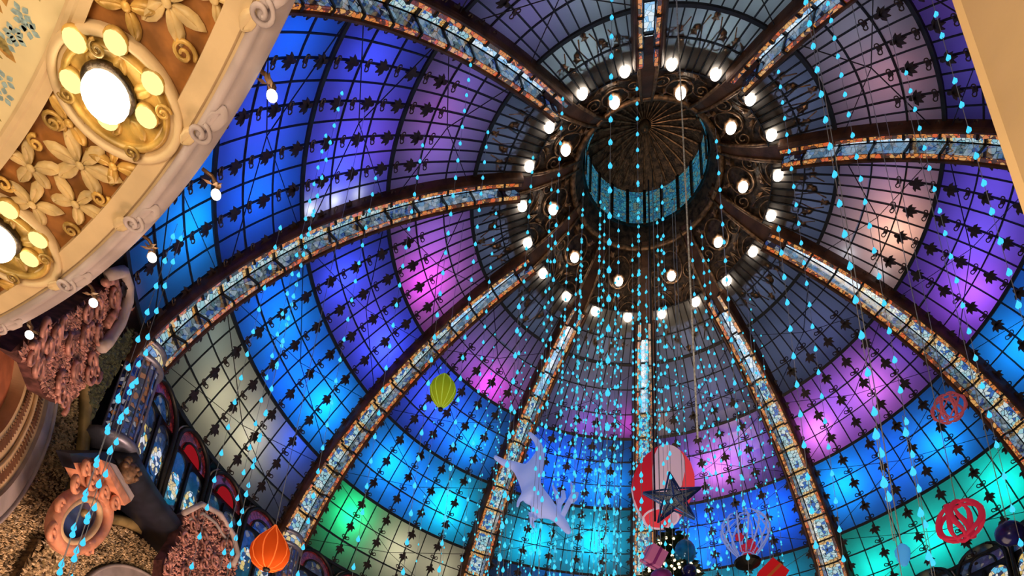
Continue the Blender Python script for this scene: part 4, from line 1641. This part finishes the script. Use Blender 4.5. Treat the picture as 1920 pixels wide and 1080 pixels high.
# near strings, read off the picture: pixel, distance, top pixel row, label
NEAR = [(1142, 500, 6.4, None, 'string of large blue drops in front of the lantern crown, nearest of all'),
        (640, 180, 9.6, None, 'string of blue drops over the violet bay beside the soffit'),
        (868, 230, 9.0, None, 'string of blue drops right of the violet bay, crossing the upper rib'),
        (612, 250, 10.5, 190, 'short string of blue drops beginning half way down the violet bay'),
        (290, 545, 9.0, 420, 'string of blue drops falling in front of the mauve balcony moulding'),
        (308, 540, 9.3, 430, 'second string of blue drops beside the balcony moulding, a little further right'),
        (1790, 150, 7.6, None, 'string of large cyan drops beside the tan pillar'),
        (1712, 190, 9.5, 120, 'string of cyan drops left of the one by the tan pillar'),
        (1573, 375, 6.3, None, 'string of large cyan drops over the peach lit bay'),
        (1583, 170, 8.2, None, 'string of cyan drops just right of the large drops over the rose bay'),
        (1467, 190, 9.8, 130, 'string of cyan drops beside the upper right crown bulbs'),
        (1650, 860, 5.6, 800, 'string with long wire and few drops above the pale blue drop ornament'),
        (1700, 820, 7.0, 780, 'string of cyan drops right of the long wire over the blue bay'),
        (760, 470, 9.8, 250, 'string of cyan drops over the magenta panes'),
        (1040, 480, 9.6, 180, 'string of blue drops left of the lantern opening'),
        (880, 560, 10.0, 240, 'string of cyan drops between the magenta panes and the crown'),
        (1197, 420, 9.4, 150, 'string of blue drops hanging from the middle of the lantern'),
        (1355, 420, 10.0, 240, 'string of cyan drops right of the lantern opening'),
        (160, 985, 8.5, 690, 'string of blue drops in front of the rose cartouche'),
        (246, 745, 9.0, 640, 'string of blue drops in front of the coloured glass column'),
        (215, 770, 8.8, 700, 'string of blue drops left of the one over the glass column'),
        (660, 560, 10.5, 330, 'string of cyan drops over the blue panes below the long rib'),
        (540, 600, 10.5, 370, 'string of cyan drops crossing the long rib'),
        (950, 880, 8.0, 560, 'string of drops above the white leaping figure'),
        (1480, 600, 8.0, 420, 'string of cyan drops below the right crown bulbs'),
        (470, 640, 10.0, 420, 'string of drops over the blue panes left of the green lantern bay'),
        ]
for (px, py, d_, ptop, lab) in NEAR:
    x, y = plan(px, py, d_)
    zt_ = top_z(x, y)
    if ptop is not None:
        # hangs from a clear wire: lights start lower down
        lo, hi = CZ, zt_
        for _ in range(40):
            mid = (lo + hi) / 2
            if proj((x, y, mid))[1] > ptop:
                lo = mid
            else:
                hi = mid
        zt_ = lo
    light_string(x, y, zt_, 5.0, .50, 0, lab, None)
# the dense curtain under the lantern
cnt = 0
while cnt < 46:
    a, r = rnd.uniform(0, 2 * pi), 4.2 * sqrt(rnd.random())
    x, y = r * cos(a) - 1.2, r * sin(a) + .6
    if hypot(x, y) > 4.4 or (x > 1.4 and y < 0) or (x > 2.4):
        continue
    cnt += 1
    light_string(x, y, top_z(x, y) - rnd.uniform(0, 1.5), 6.5, rnd.choice((.42, .48, .55)), rnd.choice((0, 1, 1)), 'thin string of cyan drops in the dense curtain under the lantern crown', 'strings of the curtain under the crown')
cnt = 0
while cnt < 72:
    x, y = rnd.uniform(-6.5, 3.6), rnd.uniform(2.2, 8.2)
    if hypot(x, y) > 8.4 or hypot(x, y) < 3.0:
        continue
    cnt += 1
    light_string(x, y, top_z(x, y), 7.5, rnd.choice((.40, .46, .52)), 2, 'fine string of small cyan lights in the far curtain before the blue panes', 'strings of the far curtain')

# ropes and cables
for (px, py, d_, rad, lab, mt, ze) in ((1283, 300, 6.0, .0105, 'pale grey rope hanging straight down right of the lantern opening', ROPE, 6.8), (1219, 500, 13.3, .024, 'thick dark cable hanging from the middle of the lantern', IRON, 11.0), (1227, 500, 13.0, .012, 'thin dark cable beside the thick one under the lantern', IRON, 10.0)):
    x, y = plan(px, py, d_)
    zt_ = top_z(x, y) + (.2 if d_ < 10 else 2)
    o = MB().tube([(0, 0, 0), (0, 0, -4), (0, 0, ze - zt_)], rad, 6).build('hanging_cable', mt)
    o.location = (x, y, zt_)
    tag(o, lab, 'cable')

# ------------------------------------------------------------------ hanging ornaments
def thread(e, ztop, z0=0.0):
    MB().tube([(0, 0, z0), (0, 0, ztop)], .006, 4).build('thread', WIRE, e)


def paper(name, c1, c2=None, glow=0.0):
    m, nt, out = _nt(name)
    d_ = nt.nodes.new('ShaderNodeBsdfDiffuse')
    d_.inputs[0].default_value = (*c1, 1)
    t = nt.nodes.new('ShaderNodeBsdfTranslucent')
    t.inputs[0].default_value = (*c1, 1)
    mx = nt.nodes.new('ShaderNodeMixShader')
    mx.inputs[0].default_value = .4
    nt.links.new(d_.outputs[0], mx.inputs[1])
    nt.links.new(t.outputs[0], mx.inputs[2])
    last = mx
    if glow > 0:  # emission added to brighten cloth, paper and straps that are no lamps
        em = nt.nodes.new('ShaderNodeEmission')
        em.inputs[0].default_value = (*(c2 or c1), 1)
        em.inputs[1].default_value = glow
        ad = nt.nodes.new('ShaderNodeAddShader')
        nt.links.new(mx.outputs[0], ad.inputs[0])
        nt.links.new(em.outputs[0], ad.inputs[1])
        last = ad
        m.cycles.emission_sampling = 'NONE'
    nt.links.new(last.outputs[0], out.inputs[0])
    return m


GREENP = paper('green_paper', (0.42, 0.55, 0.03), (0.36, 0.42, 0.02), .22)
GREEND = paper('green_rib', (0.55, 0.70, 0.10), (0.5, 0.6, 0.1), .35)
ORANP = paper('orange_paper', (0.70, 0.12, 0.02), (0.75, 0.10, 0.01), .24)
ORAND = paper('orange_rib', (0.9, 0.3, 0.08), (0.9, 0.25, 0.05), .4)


def gored_lantern(name, label, p, prof_, n, mat, ribmat, ztop, capz):
    e = empty(name, p)
    tag(e, label, 'lantern')
    k = len(prof_)
    for g in range(n):
        a0_, a1_ = 2 * pi * g / n, 2 * pi * (g + 1) / n
        mb = MB()
        vs, fs = [], []
        for (r, z) in prof_:
            for j in range(4):
                a = a0_ + (a1_ - a0_) * j / 3
                rr = r * (1.0 if j in (1, 2) else .93)
                vs.append((rr * cos(a), rr * sin(a), z))
        for i in range(k - 1):
            for j in range(3):
                fs.append((i * 4 + j, i * 4 + j + 1, i * 4 + 5 + j, i * 4 + 4 + j))
        mb.add(vs, fs).build('gore', mat, e, True)
        MB().tube([(r * .95 * cos(a0_), r * .95 * sin(a0_), z) for (r, z) in prof_], .009, 4).build('rib_wire', ribmat, e)
    MB().lathe([(.01, -.06), (.05, -.05), (.06, 0), (.03, .03)], 10, (0, 0, capz)).build('cap', IRON, e)
    thread(e, ztop, prof_[-1][1])
    return e


p = at(830, 735, 13.0)
gored_lantern('paper_lantern', 'green almond-shaped paper lantern hanging over the blue panes', p,
              [(.01, -.52), (.06, -.45), (.18, -.30), (.28, -.1), (.31, .06), (.28, .2), (.18, .36), (.08, .48), (.02, .55)], 10, GREENP, GREEND, top_z(p.x, p.y) - p.z, -.50)
p = at(507, 1032, 10.0)
gored_lantern('paper_lantern', 'orange onion-shaped paper lantern before the foot of a rib', p,
              [(a_ * .74, b_ * .80) for (a_, b_) in [(.05, -.40), (.18, -.38), (.32, -.28), (.39, -.12), (.385, 0.02), (.31, .18), (.19, .33), (.08, .46), (.015, .56)]], 9, ORANP, ORAND, top_z(p.x, p.y) - p.z, -.30)

# leaping white deer figure (one body with antlers)
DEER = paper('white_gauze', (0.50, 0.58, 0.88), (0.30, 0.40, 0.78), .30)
DD = 13.5
dc = at(1005, 920, DD)
sc_ = (at(1105, 920, DD) - dc).length / 100.0      # metres per pixel there
vx = RT.copy()
vz = Vector((0, 0, 1))
vy = Vector((fw.x, fw.y, 0)).normalized()


def dpt(px, py, dep=0.0):
    return vx * ((px - 1005) * sc_) + vz * (-(py - 920) * sc_ * 1.12) + vy * dep


def skin_body(name, chains, label, cat, mat, loc):
    me = bpy.data.meshes.new(name)
    vs, es, rads = [], [], []
    for ch in chains:
        prev = None
        for (pt, r, ref) in ch:
            if ref is not None:
                prev = ref
                continue
            vs.append(pt)
            rads.append(r)
            if prev is not None:
                es.append((prev, len(vs) - 1))
            prev = len(vs) - 1
    me.from_pydata([tuple(v) for v in vs], es, [])
    o = bpy.data.objects.new(name, me)
    COL.objects.link(o)
    o.location = loc
    sm = o.modifiers.new('skin', 'SKIN')
    sl = me.skin_vertices[0].data
    for i, r in enumerate(rads):
        sl[i].radius = (r, r)
    sl[0].use_root = True
    sm.use_smooth_shade = True
    ss = o.modifiers.new('sub', 'SUBSURF')
    ss.levels = 2
    ss.render_levels = 2
    me.materials.append(mat)
    if label:
        tag(o, label, cat)
    return o


q = sc_
chains = [[(dpt(990, 900), 21 * q, None), (dpt(1000, 925), 21 * q, None), (dpt(1018, 945), 20 * q, None), (dpt(1032, 960), 16 * q, None), (dpt(1046, 972), 11 * q, None), (dpt(1058, 985), 10 * q, None), (dpt(1066, 998), 7 * q, None), (dpt(1072, 1006), 5 * q, None)],
          [(None, 0, 0), (dpt(980, 880, .1), 17 * q, None), (dpt(964, 862, .12), 10 * q, None), (dpt(940, 856, .1), 7 * q, None), (dpt(920, 842, .1), 4 * q, None)],
          [(None, 0, 0), (dpt(1002, 872, -.1), 16 * q, None), (dpt(1010, 846, -.12), 9 * q, None), (dpt(1002, 824, -.12), 6 * q, None), (dpt(984, 804, -.12), 4 * q, None)],
          [(None, 0, 2), (dpt(1004, 960, .15), 8 * q, None), (dpt(1000, 975, .16), 4 * q, None), (dpt(1006, 986, .16), 2.5 * q, None)],
          [(None, 0, 1), (dpt(982, 940, -.15), 7 * q, None), (dpt(974, 950, -.16), 3.5 * q, None), (dpt(972, 962, -.16), 2.2 * q, None)]]
deer = skin_body('deer_figure', chains, 'white gauze deer figure leaping head down before the blue panes', 'figure', DEER, dc)
for (pts, dep) in (([(1048, 968), (1050, 945), (1044, 925), (1036, 906)], .05), ([(1050, 945), (1058, 932), (1056, 918)], .05), ([(1056, 975), (1066, 950), (1074, 930), (1070, 906)], -.06), ([(1068, 946), (1078, 940), (1082, 928)], -.06), ([(1038, 958), (1026, 945), (1020, 930)], .1)):
    MB().tube([dpt(x, y, dep) for (x, y) in pts], [5.5 * q, 5 * q, 3.8 * q, 1.6 * q][:len(pts)], 8).build('antler', DEER, deer, True)
thread(deer, top_z(dc.x, dc.y) - dc.z, .4)

# balloon with gores
BD = 14.4
bc = at(1243, 905, BD)
mpp = (at(1343, 905, BD) - bc).length / 100.0
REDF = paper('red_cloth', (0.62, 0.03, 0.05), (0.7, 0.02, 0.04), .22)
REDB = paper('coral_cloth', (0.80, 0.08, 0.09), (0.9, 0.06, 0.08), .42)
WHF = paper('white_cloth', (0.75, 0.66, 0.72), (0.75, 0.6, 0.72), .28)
e = empty('balloon', bc)
tag(e, 'red and white striped cloth balloon hung behind the blue star', 'balloon')
prof_b = [(33, -84), (44, -66), (54, -40), (60, -12), (59, 8), (53, 30), (42, 51), (28, 69), (14, 82), (1, 92)]
tilt = Matrix.Rotation(radians(4), 3, vy)
NG = 6
for g in range(NG):
    a0_ = 2 * pi * g / NG + pi / 3
    a1_ = a0_ + 2 * pi / NG
    vs, fs = [], []
    for (r, z) in prof_b:
        for j in range(7):
            a = a0_ + (a1_ - a0_) * j / 6
            vs.append(tilt @ (vx * (r * mpp * cos(a)) + vy * (r * mpp * sin(a)) + vz * (z * mpp)))
    for i in range(len(prof_b) - 1):
        for j in range(6):
            fs.append((i * 7 + j, i * 7 + j + 1, i * 7 + 8 + j, i * 7 + 7 + j))
    mt = (REDF if g == 2 else REDB) if g % 2 == 0 else WHF
    MB().add(vs, fs).build('gore', mt, e, True)
MB().tube([tilt @ (vx * (33 * mpp * cos(2 * pi * k / 20)) + vy * (33 * mpp * sin(2 * pi * k / 20)) + vz * (-84 * mpp)) for k in range(20)], 2 * mpp, 6, True).build('hem', WHF, e)
thread(e, top_z(bc.x, bc.y) - bc.z, 92 * mpp)

# star tree topper
SD = 13.2
sc0 = at(1262, 935, SD)
mps = (at(1362, 935, SD) - sc0).length / 100.0
STARM = principled('star_steel', (0.05, 0.12, 0.40), 0.35, 0.6, 0.2)
CRY = principled('star_crystal', (0.62, 0.68, 0.82), 0.2, 0.3, 0.5, 60, color2=(0.05, 0.07, 0.14))
st = empty('star', sc0)
tag(st, 'five-pointed blue wire star with silvery infill at the tip of the fir tree', 'star')
ro_, ri_ = 60, 23
pts = []
for k in range(10):
    a = pi / 2 + .10 + k * pi / 5
    r = ro_ if k % 2 == 0 else ri_
    pts.append((cos(a) * r, sin(a) * r))


def sp(x, y, dep):
    return vx * (x * mps) + vz * (y * mps * 1.05) + vy * (dep * mps)


for k in range(10):
    k2 = (k + 1) % 10
    for dep in (-5, 5):
        MB().tube([sp(*pts[k], dep * (.3 if k % 2 == 0 else 1)), sp(*pts[k2], dep * (.3 if k2 % 2 == 0 else 1))], 2.0 * mps, 5).build('frame_rod', STARM, st)
for k in range(0, 10, 2):
    kk, kp = (k + 1) % 10, (k - 1) % 10
    tip, b1, b2 = Vector(pts[k]), Vector(pts[kk]), Vector(pts[kp])
    tip = tip * .82
    b1, b2 = b1 * .8, b2 * .8
    MB().add([sp(*tip, 0), sp(*b1, -3), sp(0, 0, -9), sp(*b2, -3), sp(*b1, 3), sp(0, 0, 9), sp(*b2, 3)], [(0, 1, 2), (0, 2, 3), (0, 5, 4), (0, 6, 5)]).build('crystal_panel', CRY, st)
    MB().tube([sp(0, 0, -9), sp(*pts[k], -1)], 1.3 * mps, 5).build('spoke', STARM, st)
    MB().tube([sp(*pts[kk], -4), sp(*pts[kp], -4)], 1.2 * mps, 5).build('tie', STARM, st)

# fir tree below the star
FIR = principled('fir_needles', (0.018, 0.035, 0.014), 0.6, 0, 0.4, 10)
tz = at(1258, 990, SD)
tr = empty('fir_tree', (tz.x, tz.y, 0))
tag(tr, 'tall dark fir tree dotted with warm lights below the blue star', 'tree')
MB().tube([(0, 0, 0), (0, 0, tz.z * .5), (0, 0, tz.z)], [.25, .18, .04], 8).build('trunk', WOOD, tr)
mb = MB()
rr = random.Random(3)
Hh = 5.2
for i in range(2600):
    t = rr.random() ** .7
    z = tz.z - .1 - t * Hh
    rad = .16 + t * 1.9
    a = rr.uniform(0, 6.283)
    r0_ = rad * rr.uniform(.5, .8)
    o = Vector((cos(a) * r0_, sin(a) * r0_, z))
    d_ = Vector((cos(a), sin(a), rr.uniform(-.6, .1))).normalized()
    s_ = Vector((-sin(a), cos(a), rr.uniform(-.3, .3))).normalized()
    L = rad * .4 + .1
    mb.add([o - s_ * .05, o + d_ * L * .6 - s_ * .06, o + d_ * L, o + d_ * L * .6 + s_ * .06, o + s_ * .05], [(0, 1, 2, 3, 4)])
o = mb.build('needles', FIR, tr)
o['kind'] = 'stuff'
MB().lathe([(rr_, z) for (rr_, z) in ((.05, 0), (.75 * 1.9 * .8, -Hh))], 20, (0, 0, tz.z), cap=False).build('inner_foliage', FIR, tr)
WARM = emitter('warm_light', (1.0, 0.8, 0.45), 2.5, False)
BL = MB().sphere((0, 0, 0), .032, 6, 4).mesh('tree_light', WARM)
for i in range(150):
    t = rr.random() ** .6 * (.75 if i % 3 == 0 else .3)
    a = rr.uniform(0, 6.283)
    rad = (.2 + t * 1.9) * .98
    link('tree_light', BL, tr, loc=(cos(a) * rad, sin(a) * rad, tz.z - .15 - t * Hh))


def ball(name, label, px, py, d_, rpx, mat, sz=1.0, cat='ornament', hang=True, prf=None):
    p_ = at(px, py, d_)
    m_ = (at(px + 100, py, d_) - p_).length / 100
    e_ = empty(name, p_)
    tag(e_, label, cat)
    if prf:
        MB().lathe([(a * m_, b * m_) for a, b in prf], 20).build('body', mat, e_, True)
        tp = prf[-1][1] * m_
    else:
        MB().sphere((0, 0, 0), rpx * m_, 20, 12, sz).build('body', mat, e_, True)
        tp = rpx * m_ * sz
    MB().lathe([(rpx * .14 * m_, 0), (rpx * .16 * m_, rpx * .12 * m_), (rpx * .08 * m_, rpx * .2 * m_)], 10, (0, 0, tp * .98)).build('cap', BRONZE_L, e_)
    if hang:
        thread(e_, top_z(p_.x, p_.y) - p_.z if hypot(p_.x, p_.y) < 11 else 8, tp)
    return e_


BLG = principled('blue_gloss', (0.01, 0.22, 0.60), 0.15, 0.2, 0.2)
DBG = principled('navy_gloss', (0.012, 0.012, 0.13), 0.2, 0.1, 0.2)
PLB = paper('pale_blue_glass', (0.12, 0.42, 0.75), (0.05, 0.32, 0.65), .4)
PURP = principled('purple_gloss', (0.30, 0.04, 0.30), 0.25, 0.1, 0.1)
ball('bauble', 'glossy blue egg-shaped bauble right of the fir tree', 1284, 1036, 12.8, 21, BLG, 1.35)
ball('bauble', 'smaller dark blue bauble under the blue egg-shaped one', 1292, 1072, 12.6, 15, DBG, 1.1)
ball('bauble', 'purple bauble at the bottom edge on the fir tree', 1240, 1084, 12.2, 22, PURP, .9)
ball('bauble', 'large navy ball above the window tops at the far side', 1893, 1000, 10.0, 30, DBG, 1.0)
ball('drop_ornament', 'pale blue glass drop hanging on a long wire before the teal panes', 1693, 1040, 7.2, 16, PLB, 1.0, 'ornament', True, [(.5, -30), (6, -26), (12, -14), (15, 0), (15, 12), (9, 22), (2, 28)])
PINKX = paper('pink_paper', (0.55, 0.20, 0.38), (0.5, 0.12, 0.3), .25)
p_ = at(1226, 1044, 11.4)
m_ = (at(1326, 1044, 11.4) - p_).length / 100
e = empty('gift_box', p_)
tag(e, 'pink gift box hanging at the left of the fir tree', 'box')
Rb = Euler((.4, .3, .6)).to_matrix()
b8 = [Rb @ Vector((x * 17 * m_, y * 17 * m_, z * 17 * m_)) for z in (-1, 1) for (x, y) in ((-1, -1), (1, -1), (1, 1), (-1, 1))]
bx_ = MB().box8(b8).build('box', PINKX, e)
for ax in ((1, 0), (0, 1)):
    c8 = [Rb @ Vector(((x * (17.4 if not ax[0] else 3)) * m_, (y * (17.4 if not ax[1] else 3)) * m_, z * 17.4 * m_)) for z in (-1, 1) for (x, y) in ((-1, -1), (1, -1), (1, 1), (-1, 1))]
    MB().box8(c8).build('ribbon', PURP, bx_)
thread(e, 8, .2)
# red kite-like gift at the bottom edge
REDX = paper('red_gift', (0.60, 0.02, 0.03), (0.6, 0.015, 0.02), .3)
p_ = at(1447, 1078, 13.0)
m_ = (at(1547, 1078, 13.0) - p_).length / 100
e = empty('gift_box', p_)
tag(e, 'red gift box at the bottom edge beside the silver wire balloon', 'box')
Rb = Euler((.2, .75, .2)).to_matrix()
b8 = [Rb @ Vector((x * 21 * m_, y * 21 * m_, z * 21 * m_)) for z in (-1, 1) for (x, y) in ((-1, -1), (1, -1), (1, 1), (-1, 1))]
bx_ = MB().box8(b8).build('box', REDX, e)
c8 = [Rb @ Vector((x * 3 * m_, y * 21.5 * m_, z * 21.5 * m_)) for z in (-1, 1) for (x, y) in ((-1, -1), (1, -1), (1, 1), (-1, 1))]
MB().box8(c8).build('ribbon', paper('orange_ribbon', (.8, .3, .1)), bx_)
thread(e, 8, .2)


def wire_ball(name, label, px, py, d_, rpx, mat, n, tw, prf=None, seed=1, extra=None, cat='ornament'):
    p_ = at(px, py, d_)
    m_ = (at(px + 100, py, d_) - p_).length / 100
    e_ = empty(name, p_)
    tag(e_, label, cat)
    rr_ = random.Random(seed)
    for k in range(n):
        a = 2 * pi * k / n
        for s in ((1, -1) if prf is None else (1,)):
            pts = []
            for i in range(13):
                t = i / 12
                if prf is None:
                    th = pi * (.06 + .88 * t)
                    r, z = sin(th) * rpx, -cos(th) * rpx
                    aa = a + s * .75 * sin(pi * t)
                else:
                    j = t * (len(prf) - 1)
                    i0 = min(int(j), len(prf) - 2)
                    u = j - i0
                    r = prf[i0][0] * (1 - u) + prf[i0 + 1][0] * u
                    z = prf[i0][1] * (1 - u) + prf[i0 + 1][1] * u
                    aa = a + .25 * sin(pi * t)
                pts.append((r * m_ * cos(aa), r * m_ * sin(aa), z * m_))
            MB().tube(pts, [tw * m_ * (.5 + .7 * sin(pi * i / 12)) for i in range(13)], 5).build('strand', mat, e_, True)
    top = (rpx if prf is None else prf[-1][1]) * m_
    bot = -(rpx if prf is None else -prf[0][1]) * m_
    for z in (top * .97, bot * .97):
        MB().tube([(cos(2 * pi * k / 16) * rpx * .22 * m_, sin(2 * pi * k / 16) * rpx * .22 * m_, z) for k in range(16)], tw * .8 * m_, 5, True).build('hoop', mat, e_, True)
    thread(e_, max(1.0, top_z(p_.x, p_.y) - p_.z) if hypot(p_.x, p_.y) < 11 else 8, top)
    return e_, m_


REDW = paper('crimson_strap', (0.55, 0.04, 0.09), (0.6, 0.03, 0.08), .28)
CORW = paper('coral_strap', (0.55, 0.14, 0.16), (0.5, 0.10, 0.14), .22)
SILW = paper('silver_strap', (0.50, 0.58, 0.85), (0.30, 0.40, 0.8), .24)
wire_ball('wire_ball', 'openwork crimson strap ball before the teal panes', 1800, 977, 9.5, 46, REDW, 4, 5.5, seed=2)
wire_ball('wire_ball', 'smaller coral openwork ball beside the broad amber-edged rib', 1779, 765, 12.0, 32, CORW, 6, 2.2, seed=3)
e, m_ = wire_ball('wire_balloon', 'silver wire hot-air balloon cage with red flowers inside', 1398, 1005, 12.6, 48, SILW, 14, 1.7, [(18, -46), (32, -26), (46, 2), (47, 22), (36, 40), (22, 50)], 4)
MB().lathe([(10 * m_, -72 * m_), (24 * m_, -66 * m_), (26 * m_, -60 * m_), (24 * m_, -58 * m_)], 18).build('basket', IRON, e)
for k in range(6):
    a = k * pi / 3
    MB().tube([(18 * m_ * cos(a), 18 * m_ * sin(a), -46 * m_), (24 * m_ * cos(a), 24 * m_ * sin(a), -60 * m_)], 1.2 * m_, 4).build('basket_line', SILW, e)
for (x, y, z) in ((-12, 0, -2), (8, -6, -22), (2, 8, -40), (14, 4, -30), (-6, -8, -34)):
    for k in range(5):
        a = k * 2 * pi / 5
        MB().sphere(((x + 5 * cos(a)) * m_, y * m_, (z + 6 * sin(a)) * m_), 4.5 * m_, 8, 6).build('petal', REDW, e, True)
